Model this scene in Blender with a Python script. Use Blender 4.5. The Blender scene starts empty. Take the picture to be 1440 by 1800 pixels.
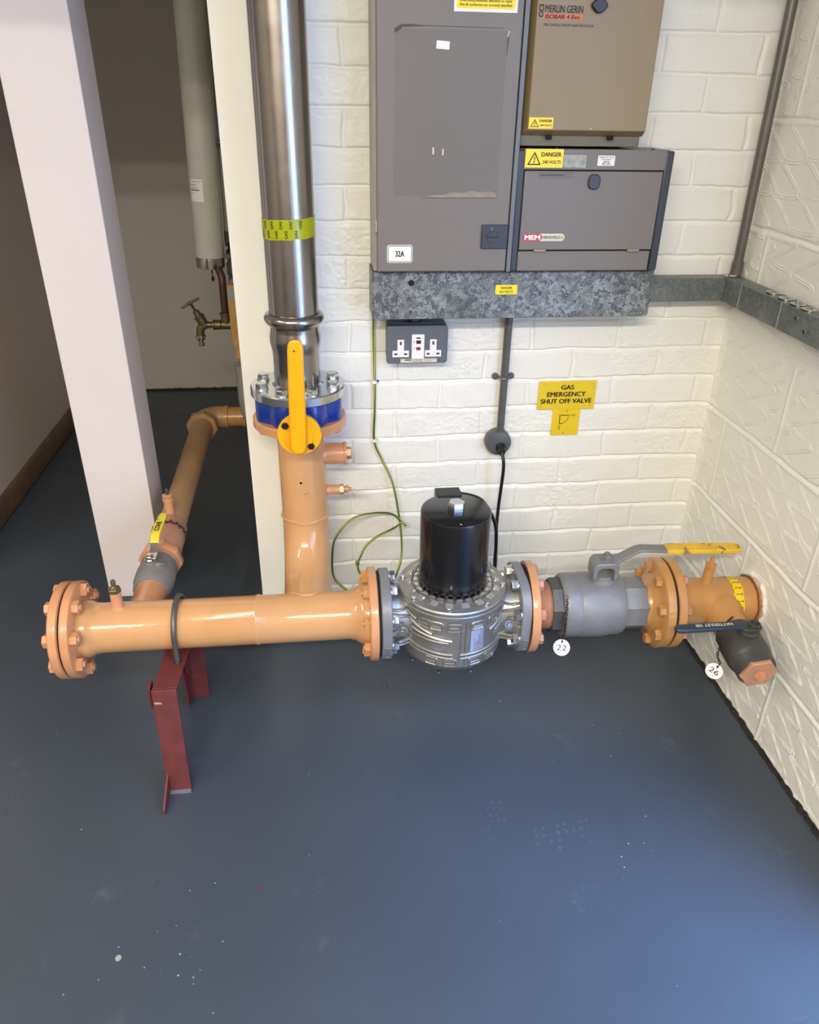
import bpy, math, random
import numpy as np
from mathutils import Vector, Matrix
random.seed(7)
SC = bpy.context.scene
COL = SC.collection
PI = math.pi

# ------------------------------------------------------------------ camera
def make_camera():
    cd = bpy.data.cameras.new('camera'); cam = bpy.data.objects.new('camera', cd); COL.objects.link(cam)
    f, p, yw, r = 1329.3, 0.5022, 0.1185, 0.0177
    cp, sp, cy, sy = math.cos(p), math.sin(p), math.cos(yw), math.sin(yw)
    fw = Vector((sy*cp, cy*cp, -sp)); rt = Vector((cy, -sy, 0)); up = rt.cross(fw)
    r2 = rt*math.cos(r)+up*math.sin(r); u2 = -rt*math.sin(r)+up*math.cos(r)
    M = Matrix((r2, u2, -fw)).transposed().to_4x4(); M.translation = Vector((0, -1.7971, 1.3695))
    cam.matrix_world = M
    cd.sensor_fit = 'HORIZONTAL'; cd.sensor_width = 36.0; cd.lens = 36.0*f/1440
    cd.clip_start = 0.02
    SC.camera = cam
make_camera()

# ------------------------------------------------------------------ light and exposure
SC.view_settings.view_transform = 'Standard'; SC.view_settings.look = 'None'
SC.view_settings.gamma = 1.0; SC.view_settings.use_curve_mapping = False
SC.view_settings.exposure = 0.0
w = bpy.data.worlds.new('world'); SC.world = w; w.use_nodes = True
w.node_tree.nodes['Background'].inputs[0].default_value = (0.45, 0.62, 1.0, 1)
w.node_tree.nodes['Background'].inputs[1].default_value = 0.5

def area(name, loc, target, sx, sy, power, col):
    l = bpy.data.lights.new(name, 'AREA'); l.shape = 'RECTANGLE'; l.size = sx; l.size_y = sy
    l.energy = power; l.color = col
    o = bpy.data.objects.new(name, l); COL.objects.link(o); o.location = loc
    d = Vector(target)-Vector(loc); o.rotation_euler = d.to_track_quat('-Z', 'Y').to_euler()
    return o
# twin fluorescent strip on the ceiling behind the viewer
for dy in (-0.06, 0.06):
    area('strip_light', (-0.65, -2.95+dy, 2.37), (-0.65, -2.95+dy, 0), 1.9, 0.035, 76, (1.0, 0.93, 0.78))
# added fill lamp on the left, brightens the right wall
area('left_fill_light', (-1.9, -1.5, 2.38), (-1.9, -1.5, 0), 0.05, 1.4, 30, (1.0, 0.93, 0.80))
# daylight through the doorway in the right-hand wall, behind the viewer
area('doorway_daylight', (1.25, -2.05, 1.15), (0.0, -1.7, 0.75), 1.0, 2.0, 40, (0.45, 0.60, 1.0))
# steep skylight falling just inside the doorway
area('doorway_skylight', (1.52, -1.85, 3.45), (0.70, -1.25, 0.0), 1.1, 1.1, 620, (0.27, 0.50, 1.0))

# ------------------------------------------------------------------ materials
def lin(c): return tuple(((v/12.92) if v <= 0.04045 else ((v+0.055)/1.055)**2.4) for v in (x/255 for x in c))
def mat(name, rgb, rough=0.5, metal=0.0, var=0.0, vscale=8.0, bump=0.0, bscale=60.0, coat=0.0, spec=0.5, srgb=True, rvar=0.0):
    m = bpy.data.materials.new(name); m.use_nodes = True
    nt = m.node_tree; b = nt.nodes['Principled BSDF']
    c = lin(rgb) if srgb else rgb
    b.inputs['Base Color'].default_value = (*c, 1); b.inputs['Roughness'].default_value = rough
    b.inputs['Metallic'].default_value = metal
    b.inputs['Coat Weight'].default_value = coat
    b.inputs['Specular IOR Level'].default_value = spec
    tc = nt.nodes.new('ShaderNodeTexCoord')
    if var or rvar:
        n = nt.nodes.new('ShaderNodeTexNoise'); n.inputs['Scale'].default_value = vscale; n.inputs['Detail'].default_value = 6
        nt.links.new(tc.outputs['Object'], n.inputs['Vector'])
        if var:
            r = nt.nodes.new('ShaderNodeMapRange'); r.inputs[1].default_value = 0.3; r.inputs[2].default_value = 0.7
            r.inputs[3].default_value = 1-var; r.inputs[4].default_value = 1+var
            nt.links.new(n.outputs['Fac'], r.inputs[0])
            mx = nt.nodes.new('ShaderNodeVectorMath'); mx.operation = 'SCALE'; mx.inputs[0].default_value = c
            nt.links.new(r.outputs[0], mx.inputs['Scale']); nt.links.new(mx.outputs[0], b.inputs['Base Color'])
        if rvar:
            r = nt.nodes.new('ShaderNodeMapRange'); r.inputs[1].default_value = 0.3; r.inputs[2].default_value = 0.7
            r.inputs[3].default_value = max(0.03, rough-rvar); r.inputs[4].default_value = min(1, rough+rvar)
            nt.links.new(n.outputs['Fac'], r.inputs[0]); nt.links.new(r.outputs[0], b.inputs['Roughness'])
    if bump:
        n2 = nt.nodes.new('ShaderNodeTexNoise'); n2.inputs['Scale'].default_value = bscale; n2.inputs['Detail'].default_value = 4
        nt.links.new(tc.outputs['Object'], n2.inputs['Vector'])
        bp = nt.nodes.new('ShaderNodeBump'); bp.inputs['Strength'].default_value = bump; bp.inputs['Distance'].default_value = 0.002
        nt.links.new(n2.outputs['Fac'], bp.inputs['Height']); nt.links.new(bp.outputs[0], b.inputs['Normal'])
    return m

def spots(m, scale, thresh, rgb, amount=1.0):
    """adds small irregular chips / specks of another colour to a material"""
    nt = m.node_tree; b = nt.nodes['Principled BSDF']
    tc = nt.nodes.new('ShaderNodeTexCoord')
    n = nt.nodes.new('ShaderNodeTexNoise'); n.inputs['Scale'].default_value = scale; n.inputs['Detail'].default_value = 3
    nt.links.new(tc.outputs['Object'], n.inputs['Vector'])
    r = nt.nodes.new('ShaderNodeMapRange'); r.inputs[1].default_value = thresh; r.inputs[2].default_value = thresh+0.02
    r.inputs[4].default_value = amount
    nt.links.new(n.outputs['Fac'], r.inputs[0])
    mx = nt.nodes.new('ShaderNodeMix'); mx.data_type = 'RGBA'
    inp = b.inputs['Base Color']
    if inp.is_linked: nt.links.new(inp.links[0].from_socket, mx.inputs[6])
    else: mx.inputs[6].default_value = inp.default_value
    mx.inputs[7].default_value = (*lin(rgb), 1)
    nt.links.new(r.outputs[0], mx.inputs[0]); nt.links.new(mx.outputs[2], inp)
    return m

M = {}
M['wall'] = mat('painted_wall', (238, 237, 229), 0.42, bump=0.25, bscale=90, var=0.015, vscale=5)
M['plaster'] = mat('plaster_paint', (234, 226, 214), 0.45, bump=0.12, bscale=50, var=0.015, vscale=4)
M['pillar'] = mat('pillar_paint', (222, 213, 210), 0.5, bump=0.12, bscale=40, var=0.015, vscale=4)
M['roomwall'] = mat('room_wall_paint', (150, 140, 128), 0.7)
M['closet'] = mat('closet_wall_paint', (214, 210, 200), 0.6, bump=0.1, bscale=40)
M['leftwall'] = mat('left_wall_paint', (226, 212, 204), 0.6, bump=0.1, bscale=40)
M['orange'] = mat('orange_gloss_paint', (203, 154, 105), 0.16, var=0.05, vscale=14, bump=0.18, bscale=45, coat=0.3)
M['orange2'] = mat('orange_paint_flanges', (204, 146, 103), 0.24, var=0.08, vscale=22, bump=0.3, bscale=70, coat=0.2)
M['ochre'] = mat('ochre_paint', (188, 137, 80), 0.25, var=0.10, vscale=20, bump=0.35, bscale=60, coat=0.2)
M['pinkish'] = mat('thin_pink_orange_paint', (186, 136, 108), 0.3, var=0.10, vscale=25, bump=0.3, bscale=70)
M['dullorange'] = mat('dull_orange_paint', (176, 138, 98), 0.4, var=0.10, vscale=10, bump=0.2, bscale=50)
M['steel'] = mat('brushed_stainless', (158, 154, 152), 0.22, 1.0, rvar=0.05, vscale=30)
M['steel2'] = mat('plated_steel', (205, 208, 208), 0.22, 1.0, var=0.05, vscale=40)
M['castgrey'] = mat('cast_aluminium', (158, 156, 152), 0.38, 0.75, var=0.10, vscale=25, bump=0.2, bscale=300)
M['castpad'] = mat('machined_aluminium', (205, 203, 198), 0.3, 0.85)
M['valvegrey'] = mat('grey_cast_iron_paint', (128, 127, 126), 0.45, 0.2, var=0.12, vscale=18, bump=0.35, bscale=160)
M['darkvalve'] = mat('dark_bronze_grey', (84, 82, 80), 0.42, 0.3, var=0.25, vscale=16, bump=0.35, bscale=120)
M['greyflange'] = mat('grey_painted_flange', (128, 129, 130), 0.4, 0.1, var=0.06, vscale=20, bump=0.2, bscale=120)
M['black'] = mat('black_enamel', (16, 16, 20), 0.25, var=0.2, vscale=20, coat=0.2)
M['gasket'] = mat('gasket_black', (18, 17, 16), 0.8)
M['blackplastic'] = mat('black_plastic', (24, 24, 27), 0.35)
M['blue'] = mat('blue_epoxy', (8, 50, 140), 0.25, var=0.08, vscale=30, bump=0.15, bscale=120, coat=0.3)
M['yellow'] = mat('yellow_painted_metal', (238, 170, 4), 0.33, var=0.02)
M['yellowdirty'] = spots(mat('worn_yellow_sleeve', (226, 182, 34), 0.4, var=0.12, vscale=30), 44, 0.58, (138, 122, 66))
M['yellowgrip'] = mat('yellow_vinyl_grip', (226, 208, 50), 0.35, var=0.05, vscale=40)
M['signyellow'] = mat('sign_yellow', (230, 200, 22), 0.35, var=0.03, vscale=20)
M['sticker'] = mat('sticker_yellow', (250, 222, 22), 0.35)
M['tapegreen'] = mat('yellow_green_tape', (160, 166, 10), 0.25, var=0.06, vscale=50, bump=0.3, bscale=120)
M['ink'] = mat('black_ink', (22, 20, 18), 0.5)
M['ink2'] = mat('grey_ink', (70, 66, 62), 0.5)
M['white'] = mat('white_plastic', (240, 238, 236), 0.35)
M['paper'] = mat('white_label', (238, 234, 230), 0.5)
M['cabgrey'] = mat('grey_powder_coat', (120, 113, 107), 0.4, var=0.02, vscale=6, bump=0.08, bscale=400)
M['cabgrey2'] = mat('blue_grey_powder_coat', (112, 115, 119), 0.4)
M['cabside'] = mat('cabinet_side_grey', (164, 158, 148), 0.45, var=0.06, vscale=20)
M['residue'] = mat('old_label_residue', (146, 136, 122), 0.55, var=0.16, vscale=30, bump=0.5, bscale=150)
M['faint'] = mat('faded_paint_patch', (112, 106, 99), 0.42, var=0.02, vscale=6)
M['taupe'] = mat('beige_powder_coat', (142, 124, 88), 0.38, var=0.02, vscale=6, bump=0.08, bscale=400)
M['taupedark'] = mat('beige_cabinet_body', (112, 106, 84), 0.45)
M['charcoal'] = mat('charcoal_trim', (56, 60, 67), 0.35)
M['socketgrey'] = mat('hammered_grey_metal', (96, 102, 108), 0.38, var=0.03, vscale=60)
M['socketdark'] = mat('dark_grey_back_box', (66, 70, 74), 0.4)
M['conduit'] = mat('galvanised_conduit', (112, 108, 104), 0.4, 0.5, var=0.12, vscale=25, bump=0.2, bscale=120)
M['conduitpaint'] = mat('grey_conduit_box', (96, 98, 98), 0.35, 0.3, var=0.1, vscale=40)
M['red'] = spots(mat('red_oxide_paint', (96, 42, 42), 0.5, var=0.22, vscale=30, bump=0.4, bscale=120), 60, 0.73, (150, 112, 106))
M['ubolt'] = mat('grey_steel_rod', (104, 104, 104), 0.42, 0.6, var=0.1, vscale=40)
M['copper'] = mat('tarnished_copper', (84, 58, 46), 0.45, 0.4, var=0.15, vscale=30)
M['brass'] = mat('dull_brass', (122, 108, 78), 0.4, 0.7, var=0.15, vscale=60)
M['chrome'] = mat('chrome', (210, 206, 198), 0.15, 1.0)
M['flue'] = mat('pale_grey_flue_paint', (192, 192, 180), 0.38, var=0.03, vscale=12)
M['fluegrey'] = mat('grey_pipe_paint', (150, 146, 140), 0.45, var=0.05, vscale=12)
M['mdf'] = mat('raw_fibreboard', (186, 142, 86), 0.8, var=0.16, vscale=60, bump=0.5, bscale=200)
M['wood'] = mat('brown_wood', (106, 84, 64), 0.5, var=0.25, vscale=14, bump=0.3, bscale=60)
M['plasticgreen'] = mat('green_insulation', (74, 100, 44), 0.4)
M['bitumen'] = mat('black_floor_edge', (32, 31, 30), 0.6, bump=0.8, bscale=90)
M['chip'] = mat('paint_flake', (150, 146, 140), 0.6)
M['scuff'] = mat('dusty_tread_mark', (72, 80, 92), 0.42)
M['rust'] = mat('rusty_edge', (120, 66, 38), 0.8, var=0.3, vscale=60)
M['orangelabel'] = mat('orange_label', (208, 112, 62), 0.4)
M['pinkred'] = mat('red_badge', (192, 62, 84), 0.4)
M['silverlabel'] = mat('silver_label', (170, 182, 208), 0.3, 0.35)
M['darkblue'] = mat('dark_blue_vinyl', (38, 54, 68), 0.4, var=0.06, vscale=40)
M['cream'] = mat('cream_label', (214, 208, 186), 0.45)
M['redbutton'] = mat('red_button', (140, 40, 56), 0.4)
M['clearlabel'] = mat('scratched_label', (158, 160, 144), 0.3, var=0.25, vscale=90, bump=0.6, bscale=160)

def wire_mat():
    m = mat('green_yellow_insulation', (80, 104, 44), 0.4); nt = m.node_tree; b = nt.nodes['Principled BSDF']
    at_ = nt.nodes.new('ShaderNodeAttribute'); at_.attribute_name = 'stripe'
    r = nt.nodes.new('ShaderNodeMapRange'); r.inputs[1].default_value = 0.45; r.inputs[2].default_value = 0.55
    nt.links.new(at_.outputs['Fac'], r.inputs[0])
    mx = nt.nodes.new('ShaderNodeMix'); mx.data_type = 'RGBA'
    mx.inputs[6].default_value = (*lin((70, 98, 34)), 1); mx.inputs[7].default_value = (*lin((186, 184, 74)), 1)
    nt.links.new(r.outputs[0], mx.inputs[0]); nt.links.new(mx.outputs[2], b.inputs['Base Color'])
    return m
M['earth'] = wire_mat()

def galv_mat(name, scale, dark, light, bumpy):
    m = mat(name, (120, 124, 124), 0.42, 0.45); nt = m.node_tree; b = nt.nodes['Principled BSDF']
    tc = nt.nodes.new('ShaderNodeTexCoord')
    n = nt.nodes.new('ShaderNodeTexNoise'); n.inputs['Scale'].default_value = scale*1.3; n.inputs['Detail'].default_value = 3
    nt.links.new(tc.outputs['Object'], n.inputs['Vector'])
    va = nt.nodes.new('ShaderNodeVectorMath'); va.operation = 'MULTIPLY_ADD'
    va.inputs[1].default_value = (0.03, 0.03, 0.03)
    nt.links.new(n.outputs['Color'], va.inputs[0]); nt.links.new(tc.outputs['Object'], va.inputs[2])
    v = nt.nodes.new('ShaderNodeTexVoronoi'); v.inputs['Scale'].default_value = scale
    nt.links.new(va.outputs[0], v.inputs['Vector'])
    sp = nt.nodes.new('ShaderNodeSeparateColor'); nt.links.new(v.outputs['Color'], sp.inputs[0])
    n2 = nt.nodes.new('ShaderNodeTexNoise'); n2.inputs['Scale'].default_value = 11; n2.inputs['Detail'].default_value = 3
    nt.links.new(tc.outputs['Object'], n2.inputs['Vector'])
    mlt = nt.nodes.new('ShaderNodeMath'); mlt.operation = 'MULTIPLY'
    nt.links.new(sp.outputs[0], mlt.inputs[0]); nt.links.new(n2.outputs['Fac'], mlt.inputs[1])
    cr = nt.nodes.new('ShaderNodeValToRGB'); e = cr.color_ramp.elements
    e[0].position = 0.08; e[0].color = (*lin(dark), 1); e[1].position = 0.55; e[1].color = (*lin(light), 1)
    nt.links.new(mlt.outputs[0], cr.inputs[0]); nt.links.new(cr.outputs[0], b.inputs['Base Color'])
    rr = nt.nodes.new('ShaderNodeMapRange'); rr.inputs[3].default_value = 0.32; rr.inputs[4].default_value = 0.58
    nt.links.new(sp.outputs[1], rr.inputs[0]); nt.links.new(rr.outputs[0], b.inputs['Roughness'])
    if bumpy:
        bp = nt.nodes.new('ShaderNodeBump'); bp.inputs['Strength'].default_value = bumpy; bp.inputs['Distance'].default_value = 0.001
        nt.links.new(sp.outputs[0], bp.inputs['Height']); nt.links.new(bp.outputs[0], b.inputs['Normal'])
    return m
M['galv'] = galv_mat('spangled_galvanised_sheet', 120, (88, 92, 92), (158, 162, 160), 0.2)
M['galvfine'] = galv_mat('fine_galvanised_sheet', 260, (92, 97, 97), (150, 154, 152), 0.1)

def floor_mat():
    m = mat('slate_floor_paint', (70, 78, 92), 0.3); nt = m.node_tree; b = nt.nodes['Principled BSDF']
    tc = nt.nodes.new('ShaderNodeTexCoord'); L = nt.links
    def noise(s, d=4, rough=0.5):
        n = nt.nodes.new('ShaderNodeTexNoise'); n.inputs['Scale'].default_value = s; n.inputs['Detail'].default_value = d
        n.inputs['Roughness'].default_value = rough; L.new(tc.outputs['Object'], n.inputs['Vector']); return n
    def rng(src, a, b_, c, d):
        r = nt.nodes.new('ShaderNodeMapRange'); r.inputs[1].default_value = a; r.inputs[2].default_value = b_
        r.inputs[3].default_value = c; r.inputs[4].default_value = d; L.new(src, r.inputs[0]); return r
    big = noise(1.6, 5); cr = nt.nodes.new('ShaderNodeValToRGB'); e = cr.color_ramp.elements
    e[0].position = 0.3; e[0].color = (*lin((57, 65, 74)), 1); e[1].position = 0.7; e[1].color = (*lin((63, 71, 81)), 1)
    L.new(big.outputs['Fac'], cr.inputs[0])
    # dusty scuffs
    sc = noise(7, 8, 0.75); sr = rng(sc.outputs['Fac'], 0.60, 0.78, 0, 0.35)
    mx = nt.nodes.new('ShaderNodeMix'); mx.data_type = 'RGBA'; L.new(sr.outputs[0], mx.inputs[0]); L.new(cr.outputs[0], mx.inputs[6])
    mx.inputs[7].default_value = (*lin((120, 124, 128)), 1)
    # paint specks: sparse, random in size
    vo = nt.nodes.new('ShaderNodeTexVoronoi'); vo.inputs['Scale'].default_value = 22; L.new(tc.outputs['Object'], vo.inputs['Vector'])
    sp = nt.nodes.new('ShaderNodeSeparateColor'); L.new(vo.outputs['Color'], sp.inputs[0])
    thr = rng(sp.outputs[0], 0.80, 1.0, 0.0, 0.05)
    wob = noise(160, 2); ad = nt.nodes.new('ShaderNodeMath'); ad.operation = 'MULTIPLY_ADD'; L.new(wob.outputs['Fac'], ad.inputs[0])
    ad.inputs[1].default_value = 0.06; L.new(vo.outputs['Distance'], ad.inputs[2])
    sb = nt.nodes.new('ShaderNodeMath'); sb.operation = 'SUBTRACT'; L.new(thr.outputs[0], sb.inputs[0]); L.new(ad.outputs[0], sb.inputs[1])
    fk = rng(sb.outputs[0], -0.002, 0.004, 0, 0.75)
    mx2 = nt.nodes.new('ShaderNodeMix'); mx2.data_type = 'RGBA'; L.new(fk.outputs[0], mx2.inputs[0]); L.new(mx.outputs[2], mx2.inputs[6])
    mx2.inputs[7].default_value = (*lin((168, 172, 176)), 1)
    L.new(mx2.outputs[2], b.inputs['Base Color'])
    rg = rng(noise(5, 6, 0.6).outputs['Fac'], 0.3, 0.7, 0.30, 0.42); L.new(rg.outputs[0], b.inputs['Roughness'])
    # trowel / brush ripples and bumps
    mp = nt.nodes.new('ShaderNodeMapping'); mp.inputs['Rotation'].default_value = (0, 0, 0.5); mp.inputs['Scale'].default_value = (1, 1, 1)
    L.new(tc.outputs['Object'], mp.inputs['Vector'])
    n3 = nt.nodes.new('ShaderNodeTexNoise'); n3.inputs['Scale'].default_value = 38; n3.inputs['Detail'].default_value = 6
    n3.inputs['Distortion'].default_value = 1.2; L.new(mp.outputs[0], n3.inputs['Vector'])
    pick = noise(3.2, 2); pr = rng(pick.outputs['Fac'], 0.45, 0.65, 0.15, 1.0)
    hm = nt.nodes.new('ShaderNodeMath'); hm.operation = 'MULTIPLY'; L.new(n3.outputs['Fac'], hm.inputs[0]); L.new(pr.outputs[0], hm.inputs[1])
    h2 = nt.nodes.new('ShaderNodeMath'); h2.operation = 'MULTIPLY_ADD'; L.new(fk.outputs[0], h2.inputs[0]); h2.inputs[1].default_value = 0.5; L.new(hm.outputs[0], h2.inputs[2])
    bp = nt.nodes.new('ShaderNodeBump'); bp.inputs['Strength'].default_value = 0.35; bp.inputs['Distance'].default_value = 0.003
    L.new(h2.outputs[0], bp.inputs['Height']); L.new(bp.outputs[0], b.inputs['Normal'])
    return m
M['floor'] = floor_mat()

# ------------------------------------------------------------------ mesh helpers
def frame(axis, ref=None):
    a = Vector(axis).normalized()
    r = Vector(ref) if ref else (Vector((0, 0, 1)) if abs(a.z) < 0.9 else Vector((0, 1, 0)))
    u = r.cross(a).normalized(); v = a.cross(u)
    return u, v, a

class MB:
    def __init__(s): s.v = []; s.f = []; s.att = []
    def add(s, vs, fs, att=None):
        n = len(s.v); s.v += [tuple(p) for p in vs]; s.f += [tuple(i+n for i in f) for f in fs]
        s.att += (att if att else [0.0]*len(vs)); return s
    def box(s, a, b, M_=None):
        x0, y0, z0 = a; x1, y1, z1 = b
        vs = [Vector(p) for p in ((x0,y0,z0),(x1,y0,z0),(x1,y1,z0),(x0,y1,z0),(x0,y0,z1),(x1,y0,z1),(x1,y1,z1),(x0,y1,z1))]
        if M_: vs = [M_ @ p for p in vs]
        return s.add(vs, [(0,3,2,1),(4,5,6,7),(0,1,5,4),(1,2,6,5),(2,3,7,6),(3,0,4,7)])
    def hexa(s, vs):   # 4 bottom, 4 top, same winding
        return s.add(vs, [(0,3,2,1),(4,5,6,7),(0,1,5,4),(1,2,6,5),(2,3,7,6),(3,0,4,7)])
    def lathe(s, prof, o, axis, seg=40, phase=0.0, ref=None):
        u, v, a = frame(axis, ref); o = Vector(o); vs = []; fs = []; rings = []
        for r, t in prof:
            if r < 1e-7: rings.append([len(vs)]); vs.append(o+a*t)
            else:
                rings.append(list(range(len(vs), len(vs)+seg)))
                for i in range(seg):
                    th = phase+2*PI*i/seg; vs.append(o+a*t+(u*math.cos(th)+v*math.sin(th))*r)
        for A, B in zip(rings, rings[1:]):
            for i in range(seg):
                j = (i+1) % seg
                if len(A) == 1 and len(B) == 1: continue
                if len(A) == 1: fs.append((A[0], B[i], B[j]))
                elif len(B) == 1: fs.append((A[i], B[0], A[j]))
                else: fs.append((A[i], B[i], B[j], A[j]))
        return s.add(vs, fs)
    def cyl(s, a, b, r, seg=32, r2=None, ch=0.0):
        a = Vector(a); b = Vector(b); L = (b-a).length; r2 = r if r2 is None else r2
        if ch: p = [(0,0),(r-ch,0),(r,ch),(r2,L-ch),(r2-ch,L),(0,L)]
        else: p = [(0,0),(r,0),(r2,L),(0,L)]
        return s.lathe(p, a, b-a, seg)
    def tube(s, pts, r, seg=12, cap=True, twist=0.0, stripe=False):
        pts = [Vector(p) for p in pts]; n = len(pts); rr = r if isinstance(r, (list, tuple)) else [r]*n
        t0 = (pts[1]-pts[0]).normalized(); u, v, _ = frame(t0); vs = []; fs = []; att = []; prev = t0
        for i, p in enumerate(pts):
            t = (pts[min(i+1, n-1)]-pts[max(i-1, 0)]).normalized()
            q = prev.rotation_difference(t); u = q @ u; v = q @ v; prev = t
            for k in range(seg):
                th = 2*PI*k/seg + twist*i; vs.append(p+(u*math.cos(th)+v*math.sin(th))*rr[i])
                att.append(1.0 if (stripe and (k % (seg//2)) < max(1, seg//6)) else 0.0)
        for i in range(n-1):
            for k in range(seg):
                k2 = (k+1) % seg; fs.append((i*seg+k, i*seg+k2, (i+1)*seg+k2, (i+1)*seg+k))
        if cap: fs.append(tuple(range(seg))[::-1]); fs.append(tuple((n-1)*seg+k for k in range(seg)))
        return s.add(vs, fs, att)
    def prism(s, poly, depth, o, right, up):      # polygon (x,y) in plane o + x*right + y*up, extruded along normal right x up
        right = Vector(right).normalized(); up = Vector(up).normalized(); nrm = right.cross(up); o = Vector(o); n = len(poly)
        vs = [o+right*x+up*y for x, y in poly]+[o+right*x+up*y+nrm*depth for x, y in poly]
        fs = [tuple(range(n))[::-1], tuple(range(n, 2*n))]+[(i, (i+1) % n, n+(i+1) % n, n+i) for i in range(n)]
        return s.add(vs, fs)
    def curved_strip(s, o, axis, r, t0, t1, h0, h1, th=0.0004, seg=24, ref=None):
        """thin patch wrapped on a cylinder, angles t0..t1, heights h0..h1"""
        u, v, a = frame(axis, ref); o = Vector(o); vs = []; fs = []
        for i in range(seg+1):
            t = t0+(t1-t0)*i/seg; d = u*math.cos(t)+v*math.sin(t)
            vs += [o+d*(r+th)+a*h0, o+d*(r+th)+a*h1, o+d*r+a*h0, o+d*r+a*h1]
        for i in range(seg):
            A = 4*i; B = A+4
            fs += [(A, B, B+1, A+1), (A+2, A+3, B+3, B+2), (A, A+2, B+2, B), (A+1, B+1, B+3, A+3)]
        fs += [(0, 1, 3, 2), (4*seg, 4*seg+2, 4*seg+3, 4*seg+1)]
        return s.add(vs, fs)
    def build(s, name, m, parent=None, bevel=0.0, smooth=35, bseg=2, kind=None, subs=0):
        me = bpy.data.meshes.new(name)
        org = Vector((0, 0, 0))
        if parent is not None: org = parent.get('_o'); org = Vector(org)
        me.from_pydata([tuple(Vector(p)-org) for p in s.v], [], s.f)
        import bmesh
        bm = bmesh.new(); bm.from_mesh(me); bmesh.ops.recalc_face_normals(bm, faces=bm.faces); bm.to_mesh(me); bm.free()
        me.update()
        if any(s.att):
            a = me.attributes.new('stripe', 'FLOAT', 'POINT'); a.data.foreach_set('value', s.att)
        me.materials.append(m)
        if smooth:
            me.shade_smooth(); me.set_sharp_from_angle(angle=math.radians(smooth))
        o = bpy.data.objects.new(name, me); COL.objects.link(o)
        if parent is not None: o.parent = parent
        o['_o'] = tuple(org)
        if bevel:
            b = o.modifiers.new('bevel', 'BEVEL'); b.width = bevel; b.segments = bseg; b.limit_method = 'ANGLE'; b.angle_limit = math.radians(40)
            b.harden_normals = False
        if kind: o['kind'] = kind
        return o

def thing(name, loc, label, cat, group=None):
    o = bpy.data.objects.new(name, None); COL.objects.link(o); o.location = loc; o['_o'] = tuple(loc)
    o.empty_display_size = 0.05
    o['label'] = label; o['category'] = cat
    if group: o['group'] = group
    return o
def tag(o, label, cat, group=None):
    o['label'] = label; o['category'] = cat
    if group: o['group'] = group
    return o

def hexhead(mb, o, axis, af, h, washer=None, phase=0.0):
    o = Vector(o); a = Vector(axis).normalized(); r = af/2/math.cos(PI/6)
    if washer: mb.lathe([(0,0),(washer,0),(washer,0.0025),(0,0.0025)], o, a, 20); o = o+a*0.0025
    mb.lathe([(0,0),(r,0),(r,h*0.84),(r*0.88,h),(0,h)], o, a, 6, phase)
    return mb
def bolts(parent, c, axis, pcd, n, phase, af, h, m, washer=None, stud=0, name='bolt', ref=None, only=None):
    u, v, a = frame(axis, ref)
    for i in range(n):
        if only and i not in only: continue
        t = phase+2*PI*i/n; p = Vector(c)+(u*math.cos(t)+v*math.sin(t))*pcd
        mb = MB(); hexhead(mb, p, a, af, h, washer, random.random())
        if stud: mb.cyl(p, p+a*(h+stud), af*0.27, 12)
        mb.build(name, m, parent)

def text(s, o, right, up, height, m, parent, name='lettering', width=None, bold=0.0, align='LEFT', depth=0.0003, wrap=None, shear=0.0):
    cu = bpy.data.curves.new('t', 'FONT'); cu.body = s; cu.size = 1.0; cu.shear = shear; cu.resolution_u = 3
    ob = bpy.data.objects.new('t', cu); COL.objects.link(ob)
    dg = bpy.context.evaluated_depsgraph_get(); dg.update()
    me = bpy.data.meshes.new_from_object(ob.evaluated_get(dg)); bpy.data.objects.remove(ob); bpy.data.curves.remove(cu)
    vs = [v.co.copy() for v in me.vertices]; fs = [tuple(p.vertices) for p in me.polygons]; bpy.data.meshes.remove(me)
    if not vs: return None
    x0 = min(v.x for v in vs); x1 = max(v.x for v in vs)
    y0 = min(v.y for v in vs); y1 = max(v.y for v in vs)
    sy = height/(y1-y0); sx = (width/(x1-x0)) if width else sy*0.95
    W = (x1-x0)*sx; off = {'LEFT': 0, 'CENTER': -W/2, 'RIGHT': -W}[align]
    right = Vector(right).normalized(); up = Vector(up).normalized(); nrm = right.cross(up); o = Vector(o or (0, 0, 0))
    out = []
    for v in vs:
        X = (v.x-x0)*sx+off; Y = (v.y-y0)*sy
        out.append(wrap(X, Y) if wrap else o+right*X+up*Y+nrm*depth)
    mb = MB(); mb.add(out, fs)
    if bold > 0.008:                       # heavier strokes: the outline laid down again slightly shifted
        k = bold*sy*1.1
        for j, (sx_, sy_) in enumerate(((-k, 0), (k, 0), (-k*0.5, k*0.5), (k*0.5, -k*0.5))):
            if wrap: mb.add([wrap((v.x-x0)*sx+off+sx_, (v.y-y0)*sy+sy_) for v in vs], fs)
            else: mb.add([p+right*sx_+up*sy_+nrm*(0.00004*(j+1)) for p in out], fs)
    return mb.build(name, m, parent, smooth=0)

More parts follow.
